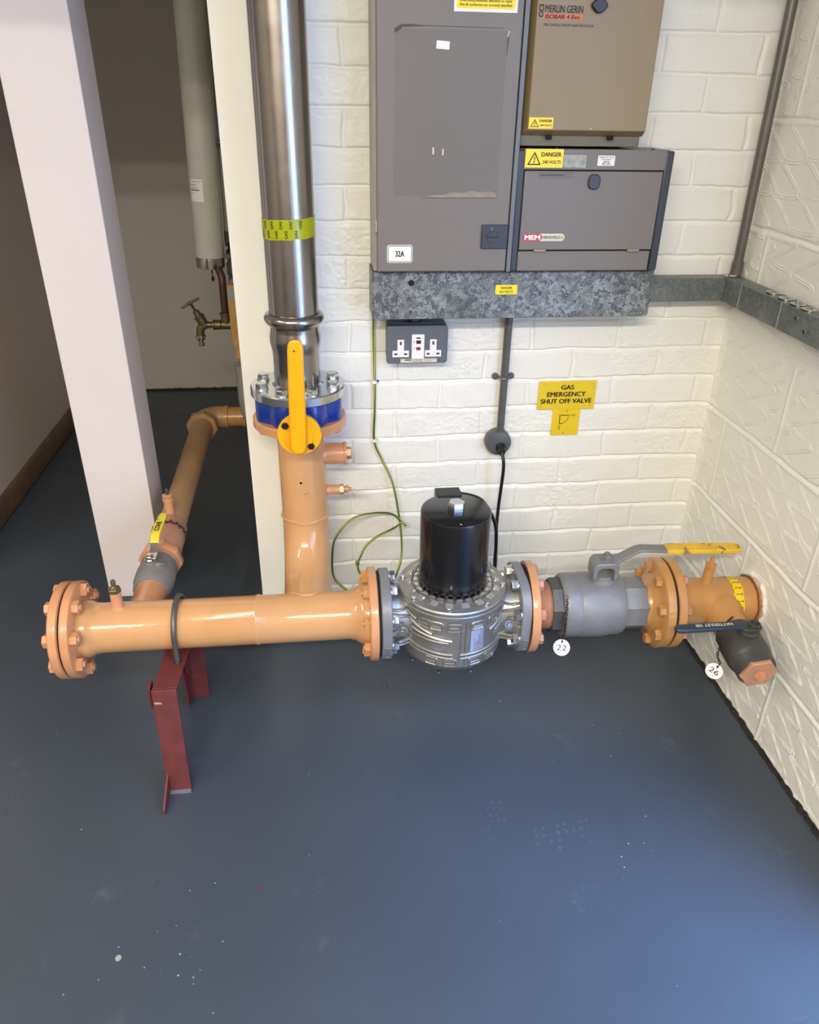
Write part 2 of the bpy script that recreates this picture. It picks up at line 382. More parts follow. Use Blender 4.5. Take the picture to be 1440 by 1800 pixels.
def smoothpath(pts, n=8):
    P = [Vector(p) for p in pts]; out = []
    for i in range(len(P)-1):
        p0 = P[max(i-1, 0)]; p1 = P[i]; p2 = P[i+1]; p3 = P[min(i+2, len(P)-1)]
        for k in range(n):
            t = k/n; t2 = t*t; t3 = t2*t
            out.append(0.5*((2*p1)+(-p0+p2)*t+(2*p0-5*p1+4*p2-p3)*t2+(-p0+3*p1-3*p2+p3)*t3))
    out.append(P[-1]); return out
def rrect(w, h, r, n=5, cx=0, cy=0):
    out = []
    for sx, sy, a0 in ((1,1,0),(-1,1,90),(-1,-1,180),(1,-1,270)):
        for k in range(n+1):
            a = math.radians(a0+90*k/n); out.append((cx+sx*(w/2-r)+r*math.cos(a), cy+sy*(h/2-r)+r*math.sin(a)))
    return out
XA, YA, ZA = (1,0,0), (0,1,0), (0,0,1)
R_, U_ = (1,0,0), (0,0,1)      # right/up of everything that faces the viewer on the back wall (normal = -Y)

# ------------------------------------------------------------------ structure
def vnoise(nx, ny, cx, cy, seed):
    """smooth value noise on an nx*ny grid with feature size cx, cy (in samples)"""
    rs = np.random.RandomState(seed); gx = int(nx/cx)+3; gy = int(ny/cy)+3; g = rs.rand(gx, gy)
    xs = np.arange(nx)/cx; ys = np.arange(ny)/cy; xi = xs.astype(int); yi = ys.astype(int)
    fx = xs-xi; fy = ys-yi; fx = fx*fx*(3-2*fx); fy = fy*fy*(3-2*fy)
    a = g[np.ix_(xi, yi)]; b = g[np.ix_(xi+1, yi)]; c = g[np.ix_(xi, yi+1)]; d = g[np.ix_(xi+1, yi+1)]
    fx = fx[:, None]; fy = fy[None, :]
    return (a*(1-fx)+b*fx)*(1-fy)+(c*(1-fx)+d*fx)*fy-0.5
def sstep(e0, e1, x):
    t = np.clip((x-e0)/(e1-e0), 0, 1); return t*t*(3-2*t)
def grid_mesh(name, P, m):
    nx, ny = P.shape[:2]; me = bpy.data.meshes.new(name)
    idx = np.arange(nx*ny).reshape(nx, ny)
    q = np.stack([idx[:-1, :-1], idx[1:, :-1], idx[1:, 1:], idx[:-1, 1:]], -1).reshape(-1, 4)
    me.vertices.add(nx*ny); me.vertices.foreach_set('co', P.reshape(-1).astype(np.float32))
    me.loops.add(q.size); me.loops.foreach_set('vertex_index', q.reshape(-1).astype(np.int32))
    me.polygons.add(len(q)); me.polygons.foreach_set('loop_start', (np.arange(len(q))*4).astype(np.int32))
    me.polygons.foreach_set('loop_total', np.full(len(q), 4, np.int32))
    me.update(calc_edges=True); me.validate(); me.shade_smooth(); me.materials.append(m)
    o = bpy.data.objects.new(name, me); COL.objects.link(o); o['kind'] = 'structure'; return o

WX0, WX1 = -0.2, 1.012
def wall_back():
    st = 0.002; xs = np.arange(WX0, WX1+st/2, st); zs = np.arange(0, 1.80, st); X, Z = np.meshgrid(xs, zs, indexing='ij')
    nx, nz = X.shape
    wz = vnoise(nx, nz, 45, 18, 1)*0.006+vnoise(nx, nz, 10, 8, 2)*0.0025
    wx = vnoise(nx, nz, 15, 18, 3)*0.008
    d = (1.4985-(Z+wz))/0.075; row = np.floor(d+0.0); f = (d-row)*0.075          # distance below joint above
    f = np.where(f > 0.0375, f-0.075, f)                                          # signed: >0 just below a joint line
    # bed joint: sharp under the brick above, ledge sloping out below
    bed = np.where(f < 0, np.clip(1+f/0.0028, 0, 1)**1.5, 1-sstep(0.001, 0.010, f))
    even = (np.floor(d) % 2) == 0
    xo = np.where(even, 0.060, 0.1725)+wx
    g = np.mod(X-xo+0.1125, 0.225)-0.1125
    rr = vnoise(nx, nz, 60, 25, 9)
    head = 1-sstep(0.0018, 0.0070, np.abs(g))
    dep = 0.0058+0.004*vnoise(nx, nz, 40, 20, 4)
    h = -np.maximum(bed*dep, head*dep*0.75)
    # slightly different face of each brick
    bi = np.floor((X-xo+10)/0.225).astype(int)*7+row.astype(int)*13
    rs = np.random.RandomState(5); tilt = rs.rand(997)-0.5
    h = h+(tilt[np.mod(bi, 997)]*0.0016)
    h = h+vnoise(nx, nz, 20, 12, 6)*0.0014+vnoise(nx, nz, 4, 3, 7)*0.0006*(1+2.5*np.clip(vnoise(nx, nz, 70, 45, 8)*3, 0, 1))
    # smooth plastered margin at the free end, rounded build-up in the corner
    pl = 1-sstep(-0.02, 0.0, X)
    h = h*(1-pl)+pl*0.0005
    cr = sstep(WX1-0.03, WX1, X); h = h*(1-0.6*cr)+cr*0.006
    P = np.stack([X, -h, Z], -1)
    o = grid_mesh('wall_back', P, M['wall'])
    return o
wall_back()
def slab(name, a, b, m, bevel=0.0):
    return MB().box(a, b).build(name, m, kind='structure', bevel=bevel, smooth=0)
slab('wall_back_end', (-0.2, 0.0, 0), (-0.192, 0.24, 2.4), M['plaster'])
slab('wall_back_upper', (-0.2, 0.002, 1.795), (1.012, 0.24, 2.4), M['wall'])

def seg_dist(Yp, Zp, a, b):
    ax, ay = a; bx, by = b; dx, dy = bx-ax, by-ay; L = dx*dx+dy*dy
    t = np.clip(((Yp-ax)*dx+(Zp-ay)*dy)/L, 0, 1); return np.hypot(Yp-(ax+t*dx), Zp-(ay+t*dy))
def wall_right():
    st = 0.0014; ys = np.arange(0, 1.0+st/2, st); zs = np.arange(0, 1.80, st); Y, Z = np.meshgrid(ys, zs, indexing='ij')
    ny, nz = Y.shape
    D = np.full(Y.shape, 1.0)
    def seg(a, b):
        i0 = max(0, int((min(a[0], b[0])-0.012)/st)); i1 = min(ny, int((max(a[0], b[0])+0.012)/st)+2)
        j0 = max(0, int((min(a[1], b[1])-0.012)/st)); j1 = min(nz, int((max(a[1], b[1])+0.012)/st)+2)
        if i1 <= i0 or j1 <= j0: return
        D[i0:i1, j0:j1] = np.minimum(D[i0:i1, j0:j1], seg_dist(Y[i0:i1, j0:j1], Z[i0:i1, j0:j1], a, b))
    rs = np.random.RandomState(3)
    for c in range(-1, 8):
        zt = 0.213+0.225*c; par = c % 2
        y0 = -0.128 if par == 1 else -0.353
        style = 'A' if c in (2, 3, 5) else 'B'
        for b in range(0, 4):
            ya = y0-0.225+0.45*b; yb = ya+0.45                       # block spans ya..yb (positive = towards viewer)
            for k in range(-1, 6):
                yc = ya+0.026+0.091*k+rs.uniform(-0.004, 0.004); z = zt+0.225+rs.uniform(-0.012, 0.02)-0.010*(k % 2)
                pts = []; side = 0
                while z > zt-0.03:
                    pts.append((yc+(0.106 if side else 0.0)+rs.uniform(-0.004, 0.004), z))
                    if style == 'A': z -= 0.022 if not side else 0.046
                    else: z -= 0.066 if not side else 0.003
                    side = 1-side
                P3 = [Vector((p[0], p[1], 0)) for p in pts]; line = []
                for a_, b_ in zip(P3, P3[1:]):
                    for s_ in range(10):
                        t = s_/10; q = a_.lerp(b_, t); e = math.sin(PI*t)
                        if style == 'A': q.y += 0.004*math.sin(2*PI*t)*(-1 if b_.x > a_.x else 0.8)
                        else: q.y += 0.004*e*(1 if b_.x > a_.x else -1)
                        line.append((q.x, q.y))
                # round off the turning points
                for _ in range(4 if style == 'A' else 1):
                    line = [line[0]]+[((l[0]+2*m_[0]+n_[0])/4, (l[1]+2*m_[1]+n_[1])/4) for l, m_, n_ in zip(line, line[1:], line[2:])]+[line[-1]]
                inside = lambda p: ya+0.014 < p[0] < yb-0.012 and zt+0.012 < p[1] < zt+0.214
                for p, q in zip(line, line[1:]):
                    if inside(p) and inside(q): seg(p, q)
    n1 = vnoise(ny, nz, 12, 12, 11)
    rid = 0.0020*np.exp(-((D-0.0027)/0.00105)**2)*(0.8+1.4*n1)
    h = rid
    wz = vnoise(ny, nz, 40, 12, 12)*0.006; wy = vnoise(ny, nz, 12, 40, 13)*0.006
    f = np.mod(Z+wz-0.213+0.1125, 0.225)-0.1125                       # signed distance to bed joint
    row = np.floor((Z+wz-0.213)/0.225)
    y0 = np.where(np.mod(row, 2) == 1, 0.097, 0.322)
    g = np.mod(Y+wy-y0+0.225, 0.45)-0.225
    bed = 1-sstep(0.003, 0.010, np.abs(f)); head = 1-sstep(0.002, 0.008, np.abs(g))
    # struck joints: recess with a raised rounded bead of paint
    h = h*(1-np.maximum(bed, head))-0.0030*bed*(1+0.5*n1)+0.0040*np.exp(-((f+0.004)/0.0045)**2)+np.where(bed > 0.5, 0, 0.0022*np.exp(-(g/0.0045)**2))
    h = h+vnoise(ny, nz, 22, 22, 14)*0.0010+vnoise(ny, nz, 5, 5, 15)*0.0004
    # paint build-up around the pipe hole
    rad = np.hypot(Y-0.382, Z-0.306); h = h+0.005*np.exp(-((rad-0.066)/0.006)**2)*(1+1.5*n1)
    # smooth fillet in the corner
    cr = 1-sstep(0.0, 0.022, Y); h = h+cr*0.006
    X = 1.010-h
    P = np.stack([X, -Y, Z], -1)
    return grid_mesh('wall_right', P[::-1], M['wall'])
wall_right()
slab('wall_right_upper', (1.0105, -1.0, 1.795), (1.12, 0.0, 2.4), M['wall'])
slab('wall_right_near', (1.0105, -1.12, 0), (1.12, -1.0, 2.4), M['wall'])
slab('wall_right_far_pier', (1.0105, -3.6, 0), (1.12, -2.75, 2.4), M['wall'])
slab('wall_right_over_door', (1.0105, -2.75, 2.1), (1.12, -1.12, 2.4), M['wall'])
slab('wall_front', (-2.7, -3.7, 0), (1.12, -3.6, 2.4), M['roomwall'])
slab('wall_left_room', (-2.8, -3.7, 0), (-2.7, 0.36, 2.4), M['roomwall'])
slab('wall_left_return', (-2.7, 0.21, 0), (-1.185, 0.36, 2.4), M['plaster'])
slab('wall_left', (-1.285, 0.36, 0), (-1.185, 2.23, 2.4), M['leftwall'])
slab('wall_closet_back', (-1.185, 2.13, 0), (-0.1, 2.23, 2.4), M['closet'])
slab('wall_closet_right', (-0.218, 0.24, 0), (-0.12, 2.13, 2.4), M['closet'])
slab('closet_light_block', (-1.185, 0.21, 1.95), (-0.2, 0.36, 2.4), M['plaster'])  # unseen header, added to keep light out of the closet
slab('closet_shade_bar', (-2.7, -1.98, 2.112), (1.0105, -1.88, 2.4), M['plaster'])  # unseen bar added under the ceiling for a soft shadow edge in the closet
slab('wall_pillar', (-0.686, 0.21, 0), (-0.517, 0.362, 2.4), M['pillar'], bevel=0.003)
slab('ceiling', (-2.8, -3.7, 2.4), (1.12, 2.23, 2.5), M['plaster'])
slab('floor', (-2.8, -3.7, -0.08), (1.5, 2.23, 0.0), M['floor'])
# plinth along the back of the closet
MB().prism([(0, 0), (0.03, 0), (0.03, 0.082), (0.022, 0.092), (0.0, 0.098)], 1.085, (-1.185, 2.13, 0), (0, -1, 0), (0, 0, 1)).build('baseboard_back', M['closet'], kind='structure')
# brown wooden skirting on the left wall
def skirt():
    mb = MB(); n = 40
    vs = []; fs = []
    for i in range(n+1):
        y = 0.40+(2.1-0.40)*i/n; wv = 0.002*math.sin(i*1.3)
        vs += [(-1.185, y, 0.004), (-1.165+wv, y, 0.004), (-1.165+wv, y, 0.070), (-1.172+wv, y, 0.080), (-1.185, y, 0.082)]
    for i in range(n):
        for k in range(5): fs.append((5*i+k, 5*i+(k+1) % 5, 5*i+5+(k+1) % 5, 5*i+5+k))
    fs += [(0, 1, 2, 3, 4), tuple(5*n+k for k in (4, 3, 2, 1, 0))]
    mb.add(vs, fs); mb.build('baseboard_left', M['wood'], kind='structure')
skirt()
# ragged black paint line where the right wall meets the floor
def black_edge(name, p0, p1, nrm, m):
    rs = random.Random(4); n = 320; vs = []; fs = []; p0 = Vector(p0); p1 = Vector(p1); nrm = Vector(nrm)
    nz_ = [[rs.uniform(-1, 1) for _ in range(n//4+3)] for _ in range(3)]
    def w_(k, i):
        x = i/4; j = int(x); t = x-j; return nz_[k][j]*(1-t)+nz_[k][j+1]*t+rs.uniform(-0.25, 0.25)
    for i in range(n+1):
        p = p0.lerp(p1, i/n); a = 0.0105+0.0030*w_(0, i); b = 0.0085+0.0030*w_(1, i); c = 0.0035+0.001*w_(2, i)
        vs += [p-nrm*0.004, p+nrm*a, p+nrm*(a*0.6)+Vector((0, 0, c)), p+nrm*c+Vector((0, 0, b)), p-nrm*0.004+Vector((0, 0, b*1.1))]
    for i in range(n):
        for k in range(5): fs.append((5*i+k, 5*i+(k+1) % 5, 5*i+5+(k+1) % 5, 5*i+5+k))
    MB().add(vs, fs).build(name, m, kind='structure', smooth=50)
black_edge('baseboard_right', (1.010, 0.0, 0), (1.010, -1.12, 0), (-1, 0, 0), M['bitumen'])
black_edge('trim_1', (-1.18, 2.10, 0), (-0.22, 2.10, 0), (0, -1, 0), M['bitumen'])
# ceiling strip fitting
f = thing('ceiling_light', (-0.65, -2.95, 2.4), 'long twin tube fluorescent fitting on the ceiling', 'light')
MB().prism([(-0.09, 0), (0.09, 0), (0.03, -0.018), (-0.03, -0.018)], 1.9, (-1.6, -2.95, 2.4), (0, 1, 0), (0, 0, 1)).build('housing', M['white'], f)

# ------------------------------------------------------------------ gas manifold: orange main and riser
MY, MZ = -0.35, 0.30
VX, VY = -0.063, -0.12
def manifold():
    t = thing('gas_manifold', (-0.25, MY, 0.243), 'orange gas pipe running low above the floor, with a riser and bolted blank left end', 'pipe')
    mb = MB()
    mb.lathe([(0.0, -0.566), (0.064, -0.566), (0.066, -0.556), (0.0632, -0.545), (0.058, -0.535), (0.057, -0.52), (0.057, -0.1825), (0.0587, -0.180), (0.0587, -0.174), (0.057, -0.171),
              (0.057, 0.035), (0.0595, 0.040), (0.060, 0.046), (0.066, 0.055), (0.072, 0.066), (0.074, 0.080), (0.0, 0.080)], (0, MY, MZ), XA, 64)
    mb.build('main_pipe', M['orange'], t)
    # riser: straight, weld bead, swept elbow into the main
    mb = MB(); path = [(VX, VY, 0.702)]; R = 0.152
    path += [(VX, VY, 0.60), (VX, VY, 0.50)]
    for k in range(0, 13):
        a = PI/2*k/12; path.append((VX, VY-R+R*math.cos(a), MZ+R-R*math.sin(a)))
    path.append((VX, MY, MZ))
    mb.tube(path, 0.057, 48); mb.build('riser', M['orange'], t)
    mb = MB(); ring = [(VX+0.057*math.cos(a), VY+0.057*math.sin(a), 0.452+0.0015*math.sin(5*a)) for a in [2*PI*i/48 for i in range(49)]]
    mb.tube(ring, 0.0035, 8); mb.build('weld_bead', M['orange'], t); mb = MB()
    sad = []
    for i in range(61):                           # saddle weld of the elbow on the main
        a = 2*PI*i/60; x = 0.058*math.cos(a); z = 0.058*math.sin(a); y = math.sqrt(max(0.0573**2-z*z, 0.0)) if abs(z) < 0.0573 else 0.0
        sad.append((VX+x, MY+max(y, 0.006), MZ+z))
    mb.tube(sad, 0.004, 8, cap=False); mb.build('weld_bead', M['orange'], t)
    # flanges
    def fl(x0, x1, name, m, r=0.11):
        MB().lathe([(0, x0), (r-0.003, x0), (r, x0+0.003), (r, x1-0.002), (r-0.003, x1), (0, x1)], (0, MY, MZ), XA, 72).build(name, m, t)
    fl(-0.611, -0.5905, 'blank_flange', M['orange2']); fl(-0.5862, -0.566, 'pipe_flange', M['orange2'])
    MB().lathe([(0, -0.5915), (0.103, -0.5915), (0.103, -0.5855), (0, -0.5855)], (0, MY, MZ), XA, 60).build('gasket', M['gasket'], t)
    bolts(t, (-0.611, MY, MZ), (-1, 0, 0), 0.09, 8, PI/8, 0.027, 0.012, M['orange2'])
    bolts(t, (-0.566, MY, MZ), (1, 0, 0), 0.09, 8, PI/8, 0.027, 0.014, M['orange2'], stud=0.004, name='nut')
    fl(0.078, 0.0985, 'pipe_flange', M['orange2'])
    bolts(t, (0.078, MY, MZ), (-1, 0, 0), 0.09, 8, PI/8, 0.027, 0.013, M['ochre'], stud=0.003, name='nut')
    # top flange of the riser, carries the blue valve
    MB().lathe([(0, 0.693), (0.103, 0.693), (0.108, 0.696), (0.108, 0.713), (0.105, 0.716), (0, 0.716)], (VX, VY, 0), ZA, 72).build('top_flange', M['orange2'], t)
    bolts(t, (VX, VY, 0.693), (0, 0, -1), 0.088, 8, PI/8, 0.022, 0.010, M['orange2'], name='nut')
    # plugged socket and small test nipple on the right of the riser
    mb = MB(); mb.lathe([(0.0, 0.03), (0.030, 0.048), (0.0265, 0.056), (0.0255, 0.060), (0.0255, 0.099), (0.0275, 0.101), (0.0275, 0.106), (0.0, 0.106)], (VX, VY, 0.612), XA, 36)
    s_ = mb.build('socket', M['orange2'], t)
    mb = MB(); hexhead(mb, (VX+0.106, VY, 0.612), XA, 0.026, 0.013); mb.build('plug', M['ochre'], t)
    mb = MB(); mb.lathe([(0, 0.04), (0.014, 0.055), (0.0115, 0.062), (0.0115, 0.088), (0.0, 0.088)], (VX, VY, 0.514), XA, 24)
    mb.build('test_nipple', M['orange2'], t)
    mb = MB(); hexhead(mb, (VX+0.088, VY, 0.514), XA, 0.024, 0.010); mb.lathe([(0, 0), (0.008, 0), (0.008, 0.006), (0.010, 0.007), (0.010, 0.011), (0.005, 0.012), (0.005, 0.018), (0, 0.019)], (VX+0.098, VY, 0.514), XA, 16)
    mb.build('nipple_cap', M['ochre'], t)
    # branch stub towards the grey ball valve, left test point
    bx = -0.441
    MB().lathe([(0, 0.0), (0.041, 0.03), (0.040, 0.055), (0.038, 0.062), (0.0375, 0.13), (0, 0.13)], (bx, MY, 0.305), YA, 36).build('branch_stub', M['orange2'], t)
    test_point(t, (-0.483, MY, MZ+0.052), (0, 0, 1), 0.045)
    # small paint chips on the riser
    for z, a in ((0.563, -1.65), (0.533, -1.5), (0.535, -1.38)):
        MB().lathe([(0, 0), (0.0032 if z > 0.55 else 0.0014, 0), (0, 0.0003)], (VX+0.0571*math.cos(a), VY+0.0571*math.sin(a), z), (math.cos(a), math.sin(a), 0), 9).build('paint_chip', M['rust'] if z < 0.55 else M['gasket'], t)
    return t
def test_point(t, o, ax, L, m=None):
    m = m or M['orange2']; o = Vector(o)
    p = MB().lathe([(0, 0), (0.017, 0.0), (0.0135, 0.006), (0.0125, 0.010), (0.012, L), (0, L)], o, ax, 28).build('test_point', m, t)
    mb = MB(); e = o+Vector(ax)*L; hexhead(mb, e, ax, 0.025, 0.010)
    mb.lathe([(0.010, 0.0), (0.009, 0.012), (0.0045, 0.016), (0.004, 0.024), (0, 0.024)], e, ax, 16)
    mb.lathe([(0, 0.020), (0.0055, 0.020), (0.0055, 0.027), (0.0045, 0.030), (0, 0.030)], e, ax, 12); mb.build('test_screw', M['brass'] if m is M['orange2'] else m, p)
manifold()

# ------------------------------------------------------------------ stainless riser above
def steel_pipe():
    t = thing('steel_gas_pipe', (VX, VY, 0.767), 'tall stainless steel gas pipe with a yellow GAS tape band above the blue valve', 'pipe')
    MB().lathe([(0, 0.90), (0.054, 0.90), (0.054, 2.40), (0, 2.40)], (VX, VY, 0), ZA, 72).build('pipe', M['steel'], t)
    MB().lathe([(0.0, 0.782), (0.0522, 0.782), (0.0522, 0.866), (0.0530, 0.872), (0.0545, 0.878), (0.0565, 0.890), (0.0565, 0.902), (0.0545, 0.912), (0.0535, 0.920), (0.055, 0.926),
                (0.062, 0.932), (0.0655, 0.938), (0.0660, 0.944), (0.063, 0.950), (0.058, 0.953), (0.0545, 0.9525)], (VX, VY, 0), ZA, 72).build('press_coupling', M['steel'], t)
    MB().lathe([(0, 0.7685), (0.105, 0.7685), (0.1075, 0.771), (0.1075, 0.788), (0.105, 0.791), (0.058, 0.791), (0.052, 0.796), (0, 0.796)], (VX, VY, 0), ZA, 72).build('flange', M['steel2'], t)
    bolts(t, (VX, VY, 0.791), ZA, 0.086, 8, PI/8, 0.024, 0.011, M['steel2'], washer=0.0150, ref=(1, 0, 0))
    # tape band with GAS printed sideways in two staggered rows
    tp = MB(); n = 90; vs = []; fs = []; rs = random.Random(2)
    lo = []; 
    for i in range(n):
        a = 2*PI*i/n; d = Vector((math.cos(a), math.sin(a), 0)); e = 0.0006*math.sin(a*9)+rs.uniform(-0.0005, 0.0005)
        for k, z in enumerate((1.1105+e, 1.124, 1.137, 1.1495+e*0.5)): vs.append(Vector((VX, VY, z+0.002*math.cos(a)))+d*(0.0545+rs.uniform(0, 0.0003)))
    for i in range(n):
        j = (i+1) % n
        for k in range(3): fs.append((4*i+k, 4*j+k, 4*j+k+1, 4*i+k+1))
    tape = tp.add(vs, fs).build('marking_tape', M['tapegreen'], t)
    for i in range(12):
        a0 = -PI*0.98+i*0.185
        zc = 1.1315 if i % 2 else 1.1135
        def wrap(X, Y, a0=a0, zc=zc):
            a = a0-Y/0.055; return Vector((VX+0.0553*math.cos(a), VY+0.0553*math.sin(a), zc+X+0.002*math.cos(a)))
        text('GAS', None, R_, U_, 0.0058, M['ink'], tape, width=0.0150, bold=0.02, wrap=wrap)
steel_pipe()

# ------------------------------------------------------------------ blue butterfly valve with yellow lever
def butterfly():
    t = thing('butterfly_valve', (VX, VY, 0.726), 'blue lugged valve with an upright yellow lever and notched yellow disc', 'valve')
    poly = []
    for i in range(160):
        a = 2*PI*i/160; r = 0.093+0.009*max(0, math.cos(4*(a-PI/4+PI/4)))**0.6 if False else 0.0
        lob = 0.5+0.5*math.cos(8*(a-PI/8)); r = 0.0915+0.0115*lob**0.7
        poly.append((r*math.cos(a), r*math.sin(a)))
    mb = MB(); vs = []; fs = []; n = 160
    for z, s in ((0.7165, 0.86), (0.7165, 0.985), (0.7195, 1.0), (0.765, 1.0), (0.768, 0.985), (0.768, 0.5)):
        vs += [Vector((VX+x*s, VY+y*s, z)) for x, y in poly]
    for k in range(5):
        for i in range(n): fs.append((k*n+i, k*n+(i+1) % n, (k+1)*n+(i+1) % n, (k+1)*n+i))
    fs += [tuple(range(n))[::-1], tuple(range(5*n, 6*n))]
    mb.add(vs, fs); mb.build('body', M['blue'], t)
    zc = 0.727
    # neck to the front carrying the lever plate
    MB().lathe([(0, 0.05), (0.028, 0.05), (0.027, 0.10), (0.020, 0.12), (0.018, 0.150), (0.024, 0.154), (0, 0.154)], (VX, VY, zc), (0, -1, 0), 36).build('neck', M['blue'], t)
    C0 = Vector((VX+0.003, VY-0.158, zc+0.003)); pl = []
    N = 200
    for i in range(N):
        a = 2*PI*i/N; r = 0.0470; deg = math.degrees(a)
        if 5 < deg < 72: r -= 0.0030*(0.5+0.5*math.copysign(1, math.sin((deg-5)*2*PI/7.4)))
        pl.append((r*math.cos(a), r*math.sin(a)))
    MB().prism(pl, 0.0055, C0+Vector((0, 0.0055, 0)), R_, U_).build('notch_plate', M['yellow'], t, smooth=30)
    # scale marks along the lower-left rim
    mb = MB()
    for i in range(16):
        a = math.radians(190+i*4.2); u = Vector((math.cos(a), 0, math.sin(a))); s = Vector((-math.sin(a), 0, math.cos(a)))
        o = C0+u*0.034-s*0.0004; mb.hexa([o, o+s*0.0008, o+s*0.0008+u*0.006, o+u*0.006, *(p+Vector((0, -0.0008, 0)) for p in (o, o+s*0.0008, o+s*0.0008+u*0.006, o+u*0.006))])
    mb.build('scale_marks', M['yellow'], t)
    MB().lathe([(0, 0), (0.026, 0), (0.025, 0.004), (0, 0.004)], C0+Vector((0.004, 0, -0.006)), (0, -1, 0), 32).build('hub', M['yellow'], t)
    for dx, dz in ((-0.0295, 0.0215), (0.0235, -0.0270)):
        mb = MB(); hexhead(mb, C0+Vector((dx, 0, dz)), (0, -1, 0), 0.0135, 0.006); mb.build('screw', M['blackplastic'], t)
    # lever: channel section, rounded ends, slight kick outwards at the top
    hw = 0.0175; prof = [(-0.035, 0.0), (0.03, 0.002), (0.07, 0.012), (0.11, 0.022), (0.19, 0.030), (0.226, 0.031)]
    # tapered rounded bar built as cross sections
    mb = MB(); vs = []; fs = []; secs = []
    zs = [(-0.0395, 0.30), (-0.0375, 0.62), (-0.033, 0.86), (-0.024, 1.0), (0.02, 1.0), (0.05, 1.0), (0.09, 0.98), (0.14, 0.95), (0.190, 0.93), (0.202, 0.86), (0.209, 0.66), (0.212, 0.34)]
    for z, s in zs:
        k = np.interp(z, [p[0] for p in prof], [p[1] for p in prof])
        w_ = hw*s; xx = -0.004-0.022*(z/0.21)*0.0
        base = C0+Vector((-0.0025+0.0050*(z/0.2), -0.006-k*0.35, z+0.0))
        e = 0.006*(0.5+0.5*s)
        ring = [(-w_, 0.002), (-w_, e*0.9), (-w_*0.78, e*1.5), (w_*0.78, e*1.5), (w_, e*0.9), (w_, 0.002)]
        secs.append([base+Vector((x, -y-0.002, 0)) for x, y in ring])
    for s in secs: vs += s
    m_ = 6
    for i in range(len(secs)-1):
        for k in range(m_): fs.append((i*m_+k, i*m_+(k+1) % m_, (i+1)*m_+(k+1) % m_, (i+1)*m_+k))
    fs += [tuple(range(m_))[::-1], tuple((len(secs)-1)*m_+k for k in range(m_))]
    h = mb.add(vs, fs).build('lever', M['yellow'], t, bevel=0.0012)
    MB().lathe([(0, 0), (0.002, 0), (0, 0.0006)], C0+Vector((0.0, -0.0305, 0.192)), (0, -1, 0), 10).build('rivet', M['ink2'], h)
butterfly()

